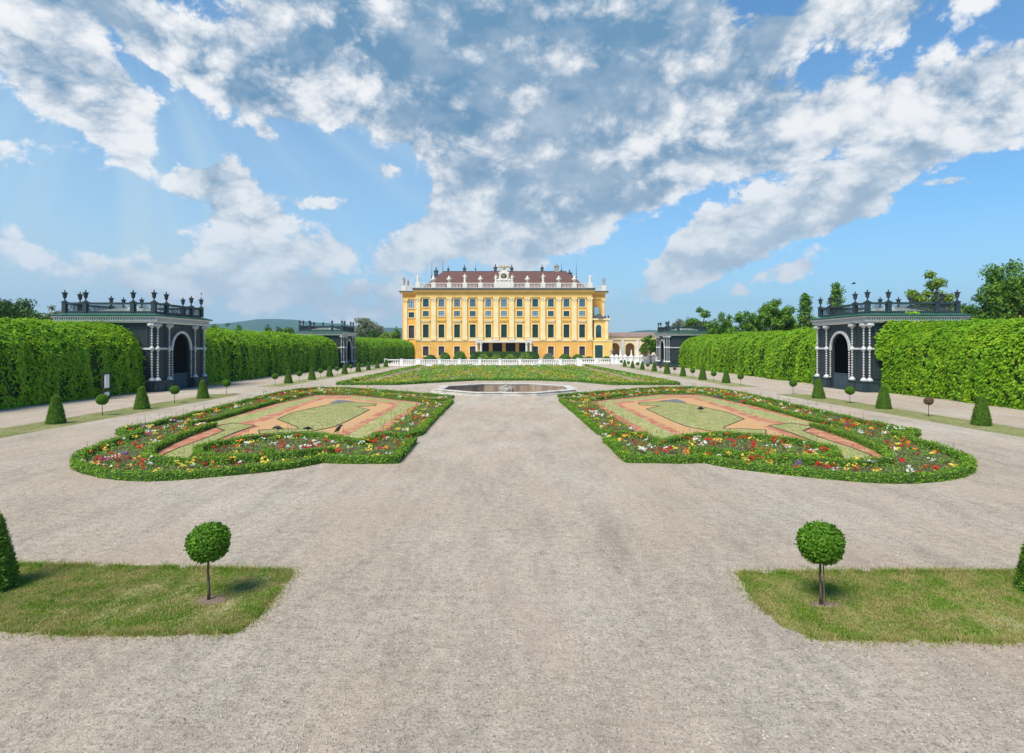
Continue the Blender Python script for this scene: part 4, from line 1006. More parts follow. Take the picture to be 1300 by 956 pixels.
Lb = [(130,527.7), (221.6,511.8), (287.6,500.4), (349.3,489.2), (380,484.6), (407,480), (428,476.6), (445.5,473), (460.4,470.8), (473.5,468.4), (495,465)]
Rc = [(1246,540,1.0), (1122,519,1.05), (1039,505.8,1.03), (921.8,486.3,.98), (892,482.2,1.05), (867,477.8,.95), (846.8,474.6,1.05), (830.6,471.5,1.0), (815.5,469.3,.95), (803,467.3,.95), (793,465.5,.9)]
Rb = [(1179,529,'d'), (1079,512,'g'), (1006.8,500,'g'), (940.3,489,'g'), (906,484.3,'g'), (879.2,479.5,'g'), (856.6,476,'d'), (838.5,472.8,'d'), (822.3,470,'g'), (809.5,468,'g'), (798,466.2,'g'), (788.7,464.4,'g')]
def wh(i): return ORD[i] if i else 'nearest'
for i, (x, y, s) in enumerate(Lc): cone(G(x, y), f'clipped green cone, {wh(i)} of the row along the left path' if i else 'clipped green cone nearest the camera in the left path row', s)
for i, (x, y) in enumerate(Lb): ball_tree(G(x, y), f'small ball topiary, {wh(i)} of the row along the left path' if i else 'small ball topiary nearest the camera in the left path row', 1.02)
for i, (x, y, s) in enumerate(Rc): cone(G(x, y), f'clipped green cone, {wh(i)} of the row along the right path' if i else 'clipped green cone nearest the camera in the right path row', s)
for i, (x, y, k) in enumerate(Rb):
    if k == 'd': lab = ['withered brown ball topiary nearest in the right path row', '', '', '', '', '', 'brown ball topiary just right of the far right pavilion front', 'brown ball topiary in front of the far right pavilion arch'][i]
    else: lab = f'small green ball topiary, {wh(i)} of the row along the right path'
    ball_tree(G(x, y), lab, .98, key=k, R0=.31 if k == 'g' else .24)

# ------------------------------------------------------------------ flower beds
def catmull(pts, step=.3):
    a = [np.array(p, float) for p in pts]; a = [2*a[0]-a[1]]+a+[2*a[-1]-a[-2]]; out = []
    for i in range(1, len(a)-2):
        n = max(2, int(np.linalg.norm(a[i+1]-a[i])/step))
        for k in range(n):
            t = k/n; p0, p1, p2, p3 = a[i-1:i+3]
            out.append(.5*((2*p1)+(-p0+p2)*t+(2*p0-5*p1+4*p2-p3)*t*t+(-p0+3*p1-3*p2+p3)*t**3))
    out.append(a[-2]); return np.array(out)
def lin(pts, step=.3):
    a = [np.array(p, float) for p in pts]; out = []
    for i in range(len(a)-1):
        n = max(1, int(np.linalg.norm(a[i+1]-a[i])/step))
        for k in range(n): out.append(a[i]+(a[i+1]-a[i])*k/n)
    out.append(a[-1]); return np.array(out)
def box_hedge(pts, label, w=.32, h=.24, dens=480, size=.062, smooth=True, group='low box hedges edging the flower beds'):
    c = catmull(pts) if smooth else lin(pts); n = len(c)
    t = unit(np.gradient(c, axis=0)); nn = np.stack([-t[:, 1], t[:, 0]], 1)
    seg = np.linalg.norm(np.diff(c, axis=0), axis=1); cum = np.concatenate([[0], np.cumsum(seg)]); Lh = cum[-1]
    prof = [(-.5, 0), (-.5, .8), (-.42, .98), (.42, .98), (.5, .8), (.5, 0)]
    ev = []; ef = []
    for i in range(n):
        wob = 1+.10*math.sin(cum[i]*1.7+c[0][0]); hob = 1+.08*math.sin(cum[i]*2.3+c[0][1])
        for (a, b) in prof: p = c[i]+nn[i]*a*w*.88*wob; ev.append((p[0], p[1], b*h*.9*hob))
    for i in range(n-1):
        for j in range(5): ef.append((i*6+j, i*6+j+1, (i+1)*6+j+1, (i+1)*6+j))
    ef += [tuple(range(5, -1, -1)), tuple((n-1)*6+j for j in range(6))]
    m = int(Lh*(w+2*h)*dens); u = rng.uniform(0, Lh, m); v = rng.uniform(-(w/2+h), w/2+h, m)
    cx = np.interp(u, cum, c[:, 0]); cy = np.interp(u, cum, c[:, 1]); nx = np.interp(u, cum, nn[:, 0]); ny = np.interp(u, cum, nn[:, 1])
    wob = 1+.10*np.sin(u*1.7+c[0][0]); hob = 1+.08*np.sin(u*2.3+c[0][1])
    off = np.clip(v, -w/2, w/2)*wob; z = (h-np.maximum(np.abs(v)-w/2, 0))*hob; side = np.sign(v)*(np.abs(v) > w/2)
    P = np.stack([cx+nx*off, cy+ny*off, z], 1); N = np.stack([nx*side, ny*side, (side == 0)*1.0+.2], 1)
    P += N*(sn(P, 4)*.018)[:, None]+rng.normal(0, .012, P.shape)
    ke = int(w*h*dens); 
    for e, sg in ((0, -1), (-1, 1)):
        q = rng.uniform(-.5, .5, ke*1)*w; zz = rng.random(ke)*h; PP = np.stack([c[e][0]+nn[e][0]*q+t[e][0]*sg*.03, c[e][1]+nn[e][1]*q+t[e][1]*sg*.03, zz], 1)
        P = np.concatenate([P, PP]); N = np.concatenate([N, np.tile([t[e][0]*sg, t[e][1]*sg, .2], (ke, 1))])
    Q = leaves(P, N, size, -.1, .7, .6); Q[:, :, 2] = np.maximum(Q[:, :, 2], .003)
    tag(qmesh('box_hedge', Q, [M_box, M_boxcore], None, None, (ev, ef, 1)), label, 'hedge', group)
# keypoints: left bed -> right bed (mirrored garden), fitted by an affine map on the ground
kp = [((575,509),(711,507)), ((502,589),(800,589)), ((410,588),(880,589)), ((210,610),(1108,616)), ((97,588),(1228,592)), ((152,549),(1163,551)), ((400,501),(884,500)), ((273,542),(1031,541)), ((189,582),(1144,580)), ((252,580),(1056,583)), ((534,553),(762,551)), ((450,501),(840,501))]
A_ = np.array([[*G(*a), 1] for a, b in kp]); B_ = np.array([G(*b) for a, b in kp]); AF, *_r = np.linalg.lstsq(A_, B_, rcond=None)
def toR(p): return tuple(np.array([p[0], p[1], 1])@AF)
HED = [('outer', [(178,554),(150,563),(122,573),(104,582),(98,590),(104,598),(128,604.5),(165,609),(210,609.5),(280,604),(340,598),(375,593.5),(408,587)], True, 'curved outer box hedge round the near end of the {} flower bed'),
       ('corner', [(410,587),(440,588),(502,588),(513,574),(525,562)], False, 'box hedge along the near inner corner of the {} flower bed'),
       ('inner side', [(573,511),(552,531),(531,553),(515,556.5),(497,556),(482,557)], False, 'box hedge beside the central path on the {} flower bed'),
       ('far', [(573,510),(536,510),(490,504),(450,501),(400,501),(370,506.5),(330,517.5),(272,534.5),(240,541.5)], True, 'long inner box hedge across the far side of the {} flower bed'),
       ('back', [(575,506),(520,501),(450,495.5),(400,495),(365,499),(330,507),(250,528),(192,542),(160,548),(152,551),(160,554),(182,553)], True, 'outermost rear box hedge of the {} flower bed, hooked at its tip'),
       ('spur', [(272,542),(240,553),(208,567),(191,577),(188,583),(198,588),(240,590),(300,588),(350,583),(390,579),(425,576)], True, 'looping inner box hedge round the red gravel of the {} flower bed'),
       ('scroll upper', [(341,577),(338,581),(310,585),(275,586),(254,582),(253,575),(272,568),(330,559),(380,556),(420,558),(455,566),(468,562),(480,556)], True, 'scroll shaped box hedge in the near part of the {} flower bed')]
outer_px = [(575,508),(532,552),(526,561),(502,587),(410,587),(375,594),(340,598),(280,603),(210,609),(165,609),(125,604),(103,597),(99,588),(106,580),(134,570),(176,555),(153,550),(192,542),(250,528),(330,507),(365,499),(400,495),(450,495)]
inner_px = [(400,502),(450,502),(536,511.5),(478,556),(456,567),(440,563),(400,557),(340,557),(275,567),(254,575),(252,583),(240,589),(205,587),(190,582),(192,577),(208,566),(273,541.5),(250,541),(300,526),(334,517)]
G1 = [(395,504.5),(450,503.5),(530,512.5),(478,545),(452,563),(430,557),(400,556),(360,556),(320,541),(300,538),(288,538),(270,540),(262,539),(334,521),(372,510)]
REDR = [(330,531),(380,513.5),(408,504.5),(442,504.5),(460,508),(510,512.5),(436,556),(400,556),(340,557),(275,567),(254,575),(262,565),(300,549.5),(320,541.5),(300,539)]
SAND = [(336,535.5),(384,516),(412,506.5),(440,506.5),(462,510),(500,514.5),(424,554.5),(400,554.5),(340,554.5),(300,558),(290,558),(318,549),(330,542),(318,538.5)]
GT = [(272,542.5),(296,538),(324,541.5),(300,549.5),(262,565.5),(246,576),(238,586),(206,586),(208,578),(230,568.5),(262,557),(285,547.5)]
GC = [(352,533),(370,525),(400,518),(424,513),(442,511),(478,513),(476,516),(452,517.2),(469,521),(442,535),(424,543),(400,548),(370,551),(330,552),(328,547),(360,545.5),(379,546),(377,543)]
SL = [(418,512),(430,508),(452,510.3),(440,511),(424,513)]
PURP = rng
def bed(side):
    T = (lambda p: G(*p)) if side == 'left' else (lambda p: toR(G(*p)))
    tr = lambda l: [T(p) for p in l]
    O = tr(outer_px); I = tr(inner_px)
    tag(sheet('bed_soil', O, .004, M_soil), kind='structure')
    tag(sheet('red_gravel', I, .012, M_red, .05, .3), kind='structure')
    tag(sheet('parterre_lawn', tr(G1), .018, M_grassc, .13, .25), kind='structure')
    tag(sheet('red_gravel_band', tr(REDR), .024, M_red, .13, .3), kind='structure')
    tag(sheet('sand', tr(SAND), .030, M_sand, .13, .3), kind='structure')
    tag(sheet('parterre_lawn', tr(GT), .036, M_grassc, .06, .25), kind='structure')
    tag(sheet('parterre_lawn', tr(GC), .036, M_grassc, .13, .25), kind='structure')
    tag(sheet('slate_patch', tr(SL), .042, M_slate), kind='structure')
    # thin dark steel edging round the lawn figure
    for fig in (GC, GT):
        q = tr(fig); q = [(*p, .03) for p in q+[q[0]]]
        e = MB().tube(q, .035, 5).build('lawn_edging', M_soil); tag(e, f'thin dark edging line round the {"central" if fig is GC else "leaf shaped"} lawn figure of the {side} bed', 'edging', 'dark edging lines round the parterre lawns')
    gp = []
    for fig, nn in ((GC, 60000), (G1, 60000), (GT, 30000)):
        p = sample_poly(tr(fig), nn//3)
        if fig is G1:
            rd = tr(REDR); p = p[~inpoly(p[:, 0], p[:, 1], rd)]
        gp.append(p)
    p = np.concatenate(gp); k = len(p); P = np.column_stack([p, np.full(k, .03)]); a = rng.uniform(0, 6.28, k)
    d = np.stack([np.cos(a), np.sin(a), 0*a], 1)*.012; up = np.stack([rng.normal(0, .02, k), rng.normal(0, .02, k), .015+.03*rng.random(k)], 1)
    tag(qmesh('grass', np.stack([P-d, P+d, P+up*.7+d, P+up], 1), M_gb2), kind='stuff')
    for nm, pts, sm, lab in HED: box_hedge([T(p) for p in pts], lab.format(side), smooth=sm)
    # bedding plants: foliage mounds, blooms in drifts, a few tall spikes
    p = sample_poly(O, 34000); I2 = I; ok = ~inpoly(p[:, 0], p[:, 1], I2); p = p[ok]
    p = p[rng.random(len(p)) < np.clip(.75+.4*sn(np.column_stack([p, p[:, :1]*0+3]), 2.4), .15, 1)]
    n = len(p); hgt = .09+.08*rng.random(n)+.04*sn(np.column_stack([p, p[:, :1]*0]), 1.3)
    rep = 4; P = np.repeat(np.column_stack([p, hgt*0]), rep, 0); P[:, :2] += rng.normal(0, .04, (n*rep, 2)); P[:, 2] = np.repeat(hgt, rep)*rng.random(n*rep)**.6
    Q = leaves(P, np.tile([0, 0, 1.], (n*rep, 1))+rng.normal(0, .4, (n*rep, 3)), .085, .1, .45, .5)
    fol = Q; mi = np.zeros(len(Q), int)
    # clusters
    cc = sample_poly(O, 1500); ok = ~inpoly(cc[:, 0], cc[:, 1], I2); cc = cc[ok]; n = len(cc)
    sel = (sn(np.column_stack([cc, cc[:, :1]*0]), 1.2)*.6+rng.normal(0, .8, n)); typ = np.digitize(sel, [-1.0, -.35, .15, .6, 1.0])
    typ = np.array([1, 0, 2, 3, 1, 0])[typ]; typ[rng.random(n) < .015] = 5; typ[rng.random(n) < .2] = 0; typ[rng.random(n) < .06] = 4; typ[rng.random(n) < .12] = 3
    nb = rng.integers(3, 9, n); idx = np.repeat(np.arange(n), nb); m = len(idx)
    B = np.column_stack([cc[idx]+rng.normal(0, .07, (m, 2)), .13+.09*rng.random(m)+.05*rng.random(n)[idx]])
    s = rng.uniform(.045, .085, m)
    parts = []
    for k in range(3):      # three petals-pairs crossing make one small bloom
        parts.append(leaves(B+rng.normal(0, .012, B.shape), np.tile([0, -.35, 1.], (m, 1)), 1.0, 0, .9, .45)*1.0)
    for k in range(3):
        q = parts[k]; c0 = q[:, :1]; parts[k] = c0+(q-c0)*s[:, None, None]
    F = np.concatenate(parts); fm = np.tile(typ[idx]+1, 3)
    # spikes
    sp = sample_poly(O, 900); ok = ~inpoly(sp[:, 0], sp[:, 1], I2); sp = sp[ok]; k = len(sp)
    base = np.column_stack([sp, np.full(k, .15)]); h = rng.uniform(.3, .65, k); lean = rng.normal(0, .05, (k, 2)); top = base+np.column_stack([lean, h])
    w = np.tile([.008, 0, 0], (k, 1)); ST = np.stack([base-w, base+w, top+w*.5, top-w*.5], 1)
    tops = np.repeat(top, 5, 0)-np.column_stack([np.zeros((k*5, 2)), np.tile(np.arange(5)*.03, k)]); TP = leaves(tops, rng.normal(0, 1, (k*5, 3)), .045, .3, .6, .5)
    tm = np.repeat(rng.choice([0, 0, 4, 6, 2], k), 5)
    allq = np.concatenate([fol, F, ST, TP]); am = np.concatenate([mi, fm, np.zeros(k, int), tm])
    tag(qmesh('bedding_flowers', allq, [M_flf]+PET, am), kind='stuff')
bed('left'); bed('right')

# far parterre beyond the fountain
M_psoil = mat('parterre_soil', (.16, .13, .06), (.40, .30, .17), .8, .95, .4)
def far_parterre():
    xs = lambda side, a, y: side*a+GX(y)-.4
    O = [G(429,488.8), G(503,488.8), G(552,486), G(602,483.2), G(684,483.2), G(735,485), G(778,488.8), G(861,488.8)]
    back = 121.5
    bl, br = (-18.8, back), (15.2, back)
    poly = O+[br, bl]
    tag(sheet('parterre_soil', poly, .005, M_psoil), kind='structure')
    g = 'low hedges of the far parterre'
    box_hedge(O[:3][::-1] and [O[0], O[1], O[2], O[3]], 'front box hedge of the far parterre, left of the fountain', .5, .3, 60, .14, False, g)
    box_hedge([O[3], O[4]], 'short front hedge of the far parterre right behind the fountain', .5, .3, 60, .14, False, g)
    box_hedge([O[4], O[5], O[6], O[7]], 'front box hedge of the far parterre, right of the fountain', .5, .3, 60, .14, False, g)
    box_hedge([O[0], bl], 'left side box hedge of the far parterre', .5, .3, 45, .15, False, g)
    box_hedge([O[7], br], 'right side box hedge of the far parterre', .5, .3, 45, .15, False, g)
    n = 90000; p = sample_poly(poly, n); x, y = p.T; c0 = GX(y)-.4; u = (x-c0)
    gapl = (np.abs(np.abs(u)-15.2) < .95) & (y > 67)          # sand walk inside the outer band
    sc = sn(np.stack([np.abs(u)*.9, y*.32, 0*x], 1), 1.0)+.5*np.sin(np.abs(u)*1.1+y*.22)
    gap2 = (np.abs(sc) < .17)
    p = p[~gapl & ~gap2 & ~((np.abs(sc-.9) < .12) | (np.abs(sc+.8) < .10))]; x, y = p.T; u = np.abs(x-GX(y)+.4)
    hb = .10+.16*(sn(np.stack([u*.9, y*.5, 0*x], 1), 1.3) > .2)+.07*rng.random(len(p))
    P = np.column_stack([p, hb]); Q = leaves(P, np.tile([0, -.15, 1.], (len(P), 1)), .20, 0, .8, .5)
    tp = sn(np.stack([u*.7, y*.25, 0*x+3], 1), 1.0)
    mi = np.where(tp > .15, 0, 1); r = rng.random(len(p)); mi[(r < .006)] = 2; mi[(r > .985)] = 3; mi[(r > .993)] = 4
    tag(qmesh('parterre_planting', Q, [M_par, M_flf, PET[2], PET[4], PET[0]], mi), kind='stuff')
far_parterre()

# ------------------------------------------------------------------ fountain basin
def fountain():
    root = empty('fountain', (FX, FY, 0), 0, 'low octagonal stone fountain basin with small central rock nozzle', 'fountain')
    def ring(a): return [(a/math.cos(R(22.5))*math.cos(R(22.5+45*k)), a/math.cos(R(22.5))*math.sin(R(22.5+45*k))) for k in range(8)]
    def prof(name, pr, m, par):
        mb = MB(); vs = []; n = len(pr)
        for (a, z) in pr: vs += [(x, y, z) for x, y in ring(a)]
        mb.add(vs, [(i*8+k, i*8+(k+1) % 8, ((i+1) % n)*8+(k+1) % 8, ((i+1) % n)*8+k) for i in range(n) for k in range(8)]); return mb.build(name, m, par)
    prof('plinth', [(6.55, -.1), (6.55, .07), (6.15, .075), (6.15, -.1)], M_basin, root)
    prof('rim', [(6.2, .07), (6.22, .12), (6.12, .16), (6.12, .2), (6.2, .25), (6.16, .28), (5.5, .28), (5.45, .24), (5.5, .2), (5.5, .12), (6.0, .12)], M_basin, root)
    prof('inner_wall', [(5.52, .119), (5.52, -.6), (5.9, -.6), (5.9, .119)], mat('stained_stone', (.22, .15, .10), (.42, .32, .23), 1.2, .9, .4, 14, stretch=(1, 1, .3)), root)
    MB().poly(ring(5.9), -.6, -.52).build('basin_floor', mat('basin_floor', (.28, .21, .15), (.42, .34, .26), 1.0, .9, .3), root)
    wm, t, b = new_mat('water'); b.inputs['Base Color'].default_value = (.30, .22, .15, 1); b.inputs['Roughness'].default_value = .3; b.inputs['Specular IOR Level'].default_value = .15; b.inputs['IOR'].default_value = 1.33; b.inputs['Alpha'].default_value = .55
    n = t.nodes.new('ShaderNodeTexNoise'); n.inputs['Scale'].default_value = 5; bp = t.nodes.new('ShaderNodeBump'); bp.inputs['Strength'].default_value = .08; t.links.new(n.outputs[0], bp.inputs['Height']); t.links.new(bp.outputs[0], b.inputs['Normal'])
    MB().add([(x, y, -.46) for x, y in ring(5.519)], [tuple(range(8))]).build('water', wm, root)
    ro = MB(); r = random.Random(4)
    ro.lathe([(.7, -.52), (.75, -.1), (.55, .1), (.5, .14)], 0, 0, 9)
    for k in range(9): a = k*.7; ro.ball(.5*math.cos(a), .5*math.sin(a), .02+.1*r.random(), .22+.08*r.random(), seg=7, rings=5)
    ro.lathe([(.22, .1), (.14, .3), (.18, .38), (.06, .55)], 0, 0, 8); ro.build('nozzle', M_lime, root)
fountain()

# ------------------------------------------------------------------ bushes by the palace
def bush(px, w, top, y, m, label, name='shrub'):
    x = (px-650)*y/750; r = w*y/750/2; h = 4-(top-440)*y/750
    n = 900; d = unit(rng.normal(0, 1, (n, 3))); d[:, 2] = np.abs(d[:, 2])*1.0; P = d*np.array([r, r, h*.95])*(1+.09*sn(d, 3))[:, None]; P[:, 2] += .05
    core = MB(); core.ball(0, 0, h*.42, 1, seg=12, rings=8, sx=r*.85, sy=r*.85, sz=h*.45)
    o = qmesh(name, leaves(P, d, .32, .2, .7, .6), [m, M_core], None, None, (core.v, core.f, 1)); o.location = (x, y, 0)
    tag(o, label, 'shrub', 'shrubs in front of the palace')
B = [(541,9,455,'g','tiny low shrub at the palace corner beside the left hedge'),(546.5,15,451,'d','low dark shrub under the first ground floor window'),(565,12,447.5,'g','round green shrub under the second ground floor window'),
     (584,15,446,'g','tall green shrub under the third ground floor window'),(603,11,447,'d','dark round shrub left of the palace balcony'),(614,13,449.5,'l','lime green shrub at the left balcony column'),
     (630,12,450,'l','lime green shrub under the balcony, left of centre'),(648,14,450,'l','lime green shrub under the balcony at its centre'),(667,16,448,'l','large lime green shrub at the right balcony column'),
     (679,10,447,'d','dark shrub just right of the balcony'),(696,13,449,'p','pale grey green shrub between the right windows'),(717,14,449.5,'g','green shrub under the right second to last window'),
     (734,15,450,'g','wide low green shrub under the last window'),(748,9,453,'g','low shrub beside the chapel bay'),(770,10,453,'g','low shrub right of the green chapel door')]
for (px, w, tp, k, lab) in B: bush(px, w+2, tp, 165 if k != 'l' else 160, {'g': M_tleafA, 'd': M_tleafB, 'l': M_tleafD, 'p': M_tleafC}[k], lab)
def hedge_block(x0, x1, y, h, label):
    n = 5000; x = rng.uniform(x0, x1, n); P = np.stack([x, np.full(n, y-.6)+rng.normal(0, .1, n), rng.uniform(0, h, n)], 1)
    P2 = np.stack([rng.uniform(x0, x1, 1500), rng.uniform(y-.6, y+.6, 1500), np.full(1500, h)], 1); c0 = MB().box(x0, x1, y-.5, y+.5, 0, h-.05)
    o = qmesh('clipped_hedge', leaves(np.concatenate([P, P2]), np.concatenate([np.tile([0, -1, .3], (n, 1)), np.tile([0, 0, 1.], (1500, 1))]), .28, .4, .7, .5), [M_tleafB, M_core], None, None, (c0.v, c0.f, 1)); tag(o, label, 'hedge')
hedge_block(-11.8, 7.2, 192, 2.3, 'dark clipped hedge standing under the palace balcony')

# ------------------------------------------------------------------ trees
def tree(x, y, h, w, m, label, seed, style='round', leaf=.34, dens=1.0):
    r = np.random.default_rng(seed); root = empty('tree', (x, y, 0), 0, label, 'tree', 'trees beyond the creeper hedges')
    tb = MB(); th = h*(.38 if style != 'conic' else .9); tips = []
    tr0 = .035*h
    tb.tube([(0, 0, 0), (.1*r.normal(), .1*r.normal(), th*.5), (.15*r.normal(), .15*r.normal(), th)], [tr0, tr0*.75, tr0*.45], 8)
    nl = 10 if style == 'round' else 9
    if style == 'conic':
        for k in range(26):
            z = h*(.35+.62*k/26); rr = w*.5*(1-(k/26)**1.1)+.15; a = k*2.4; p = (rr*math.cos(a)*.7, rr*math.sin(a)*.7, z+rr*.2)
            tb.tube([(0, 0, z-.3), p], [.07, .03], 5); tips.append((*p, .55+.25*r.random()))
        tips.append((0, 0, h-.5, .45))
    else:
        for k in range(nl):
            a = k*2.4+r.uniform(-.4, .4); e = r.uniform(.25, 1.25); Lb = (h-th)*r.uniform(.65, .95)
            R_ = w*.5*math.cos(e)*r.uniform(.8, 1.05); top = (R_*math.cos(a), R_*math.sin(a), th+(h-th)*math.sin(e)*.88)
            mid = (top[0]*.45, top[1]*.45, th+(top[2]-th)*.45)
            tb.tube([(0, 0, th*.85), mid, top], [tr0*.42, tr0*.3, tr0*.16], 6)
            rad = (w*.17 if style == 'round' else w*.15)*r.uniform(.8, 1.2); tips.append((*top, rad))
            for j in range(5 if style == 'round' else 3):
                q = np.array(mid)+(np.array(top)-mid)*r.uniform(.1, 1)+r.normal(0, w*(.11 if style == 'round' else .06), 3); tb.tube([mid, tuple(q)], [tr0*.16, tr0*.08], 5); tips.append((*q, rad*r.uniform(.6, 1.0)))
        tips.append((0, 0, h-w*.12, w*.12))
    tb.build('trunk', M_bark, root, smooth=True)
    PP = []; NN = []
    for (a, b, c_, rad) in tips:
        k = max(20, int(70*dens*(rad/leaf)**1.9/3)); d = unit(r.normal(0, 1, (k, 3))); s = rad*(r.random((k, 1))**.45)*(1+.25*sn(d+np.array([a, b, c_]), 2.5)[:, None])
        PP.append(np.array([a, b, c_])+d*s*np.array([1, 1, .8])); NN.append(d+np.array([0, 0, .4]))
    Q = leaves(np.concatenate(PP), np.concatenate(NN), leaf, .3, .7, .5)
    qmesh('crown', Q, m, None, root)
def T(px, top, w, y, m, label, seed, style='round', leaf=.34, dens=1.0):
    tree((px-650)*y/750, y, 4+(440-top)*y/750, w*y/750, m, label, seed, style, leaf, dens)
T(1287, 326, 100, 78, M_tleafA, 'largest dark green tree at the far right edge behind the hedge', 1, 'round', .34)
T(1345, 330, 110, 84, M_tleafA, 'broad tree partly outside the right edge of the photo', 2)
T(1240, 372, 50, 80, M_tleafB, 'low dark tree just right of the near right pavilion', 31)
T(1180, 342, 56, 76, M_tleafD, 'pollarded light green tree behind the near right pavilion roof', 3, 'poll', .3, 2.2)
T(1062, 357, 30, 86, M_tleafA, 'slim tree above the far corner of the near right pavilion', 4, 'conic', .3)
T(1022, 370, 30, 92, M_tleafA, 'pointed conical tree left of the near right pavilion', 5, 'conic', .3)
T(985, 378, 56, 96, M_tleafA, 'pollarded tree with knobbly limbs above the right hedge', 6, 'poll', .32, 2.2)
T(948, 392, 40, 98, M_tleafA, 'rounded tree left of the knobbly pollarded tree', 7)
T(1006, 402, 40, 104, M_tleafD, 'low lime green tree between pollard and conical tree', 8)
T(1034, 400, 36, 104, M_tleafA, 'low bushy tree behind the conical tree', 18)
T(965, 404, 34, 104, M_tleafD, 'low light green tree under the pollarded crown', 28)
T(916, 400, 40, 112, M_tleafA, 'broad low tree beside the far right pavilion roof', 9)
T(888, 389, 38, 124, M_tleafA, 'gappy pollarded tree behind the far right pavilion', 10, 'poll', .36, 2.2)
T(862, 404, 26, 140, M_tleafC, 'faint pale tree just behind the far right pavilion roof', 11)
T(826, 424, 20, 134, M_tleafA, 'leafy tree in front of the arcade, left of the far right pavilion', 12, dens=1.5)
T(835, 428, 16, 137, M_tleafB, 'dark narrow tree hugging the far right pavilion', 13, dens=1.5)
T(8, 377, 80, 80, M_tleafB, 'dark broad tree at the far left edge behind the hedge', 14)
T(-60, 370, 90, 84, M_tleafB, 'dark tree partly outside the left edge of the photo', 15)
T(44, 398, 40, 84, M_tleafA, 'lower green tree right of the dark left tree', 16)
T(66, 386, 36, 100, M_tleafC, 'pale green tree just left of the near left pavilion', 17)
for i, (px, tp, w, lab) in enumerate([(272, 410, 20, 'flat topped green tree right of the near left pavilion'), (289, 409.5, 22, 'middle tree of the flat topped clump over the left hedge'), (303, 411, 16, 'last tree of the flat topped clump before the hills')]): T(px, tp, w, 150, M_tleafA, lab, 40+i, 'round', .45)
for i, (px, tp, w, y, m, lab) in enumerate([(340, 411.5, 10, 190, M_tleafB, 'small dark pointed tree against the blue hills'), (352, 414, 16, 190, M_tleafB, 'low dark tree right of the small pointed tree'), (366, 414.5, 18, 195, M_tleafA, 'low green tree before the hills, left of the far pavilion'), (381, 417, 12, 195, M_tleafB, 'dark tree touching the far left pavilion roof'),
        (466, 402, 34, 230, M_tleafC, 'large pale grey green tree between far left pavilion and palace'), (458, 418, 16, 215, M_tleafB, 'dark tree below the large pale tree, left'), (476, 416, 18, 215, M_tleafB, 'dark tree below the large pale tree, right'), (492, 421, 22, 205, M_tleafD, 'round lime green tree left of the palace'), (503, 414, 12, 208, M_tleafA, 'narrow tree touching the palace left corner')]):
    T(px, tp, w, y, m, lab, 60+i, 'round', .5, 1.2)

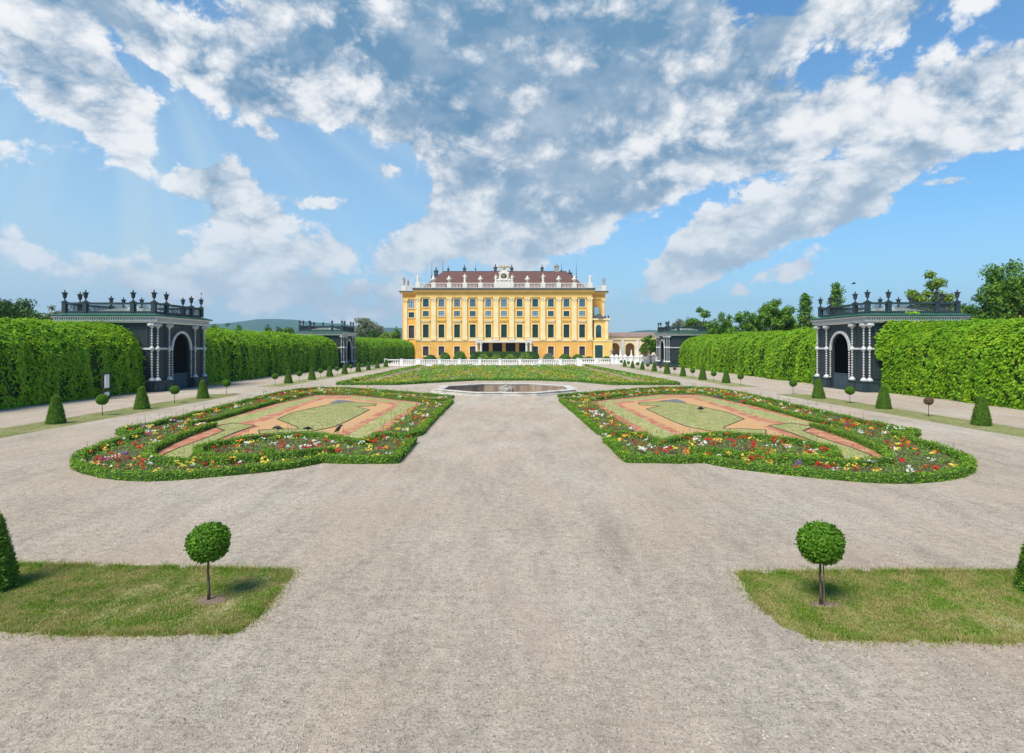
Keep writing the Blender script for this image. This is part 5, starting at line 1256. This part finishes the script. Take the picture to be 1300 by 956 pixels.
# ------------------------------------------------------------------ small things
def crow(loc, rz, s, label, kind='stand'):
    root = empty('crow', loc, rz, label, 'bird', None)
    m = MB()
    if kind == 'stand': pts = [(0, -.235, .40), (0, -.19, .415), (0, -.15, .42), (0, -.10, .40), (0, -.05, .34), (0, .02, .27), (0, .09, .21), (0, .16, .15), (0, .25, .09)]; rad = [.004, .018, .042, .04, .06, .082, .07, .035, .015]
    elif kind == 'low': pts = [(0, -.25, .16), (0, -.2, .18), (0, -.16, .20), (0, -.11, .21), (0, -.05, .22), (0, .02, .22), (0, .10, .20), (0, .18, .18), (0, .3, .15)]; rad = [.004, .018, .042, .04, .06, .082, .07, .035, .015]
    else: pts = [(0, -.25, 0), (0, -.2, .0), (0, -.16, .0), (0, -.11, .0), (0, -.05, 0), (0, .02, 0), (0, .10, 0), (0, .18, 0), (0, .3, 0)]; rad = [.004, .018, .04, .04, .055, .07, .06, .035, .03]
    m.tube(pts, rad, 10)
    if kind == 'fly':
        for q in (-1, 1): m.add([(q*.04, -.08, .02), (q*.3, -.12, .12), (q*.55, .02, .10), (q*.28, .1, .08), (q*.04, .1, .02), (q*.04, -.08, .0), (q*.3, -.12, .10), (q*.55, .02, .09), (q*.28, .1, .06), (q*.04, .1, .0)], [(0,1,2,3,4), (9,8,7,6,5), (0,5,6,1), (1,6,7,2), (2,7,8,3), (3,8,9,4)])
    else:
        for q in (-.035, .035): m.tube([(q, .02, pts[5][2]-.05), (q, .03, .07), (q, 0, .0), (q, -.04, .003)], [.012, .007, .006, .004], 5)
    m.build('body', M_feather, root, smooth=True); root.scale = (s, s, s)
x, y = G(430, 553); crow((x, y, .03), R(70), 1.05, 'black crow standing upright on the sand of the left bed')
x, y = G(390, 550.5); crow((x, y, .05), R(-50), .95, 'black crow crouching at the flower edge of the left bed', 'low')
x, y = G(352, 550.5); crow((x, y, .05), R(-100), 1.1, 'half hidden crow behind flowers, leftmost of three in the left bed', 'low')
x, y = G(889, 524.5); crow((x, y, .05), R(-60), 1.15, 'black crow pecking on the central lawn of the right bed', 'low')
crow((-31.55, 60.0, 9.18), R(30), .9, 'small bird perched on the corner urn of the near left pavilion', 'low')
crow(((1084-650)*60/750, 60, 4+80*60/750), R(60), .9, 'bird flying just above the near right pavilion', 'fly')
crow(((938-650)*90/750, 90, 4+194*90/750), R(20), .6, 'bird flying high in front of the right hand clouds', 'fly')
def info_board():
    x = -31.2; y = 31.2*750/(650-130.5); root = empty('information_board', (x+.25, y, 0), R(90), 'white information board in a dark frame against the left hedge', 'sign')
    MB().box(-.42, -.34, -.05, .05, 0, 2.0).box(.34, .42, -.05, .05, 0, 2.0).box(-.34, .34, -.05, .05, 1.9, 2.0).box(-.34, .34, -.04, .04, .55, .62).build('frame', M_metal, root)
    MB().box(-.12, .33, -.03, .03, .85, 1.88).build('panel', M_white, root); MB().box(-.12, .33, -.03, .03, .25, .54).build('lower_panel', M_white, root)
info_board()
yf = leaves(np.column_stack([rng.uniform(-31.3, -30.6, 500), rng.uniform(60.8, 63.5, 500), rng.uniform(.05, .25, 500)]), np.tile([0, 0, 1.], (500, 1)), .1, 0, .7, .5)
tag(qmesh('yellow_flowers', yf, [PET[3], M_flf], rng.integers(0, 2, 500)), kind='stuff')
S.render.resolution_x = 1024; S.render.resolution_y = 753
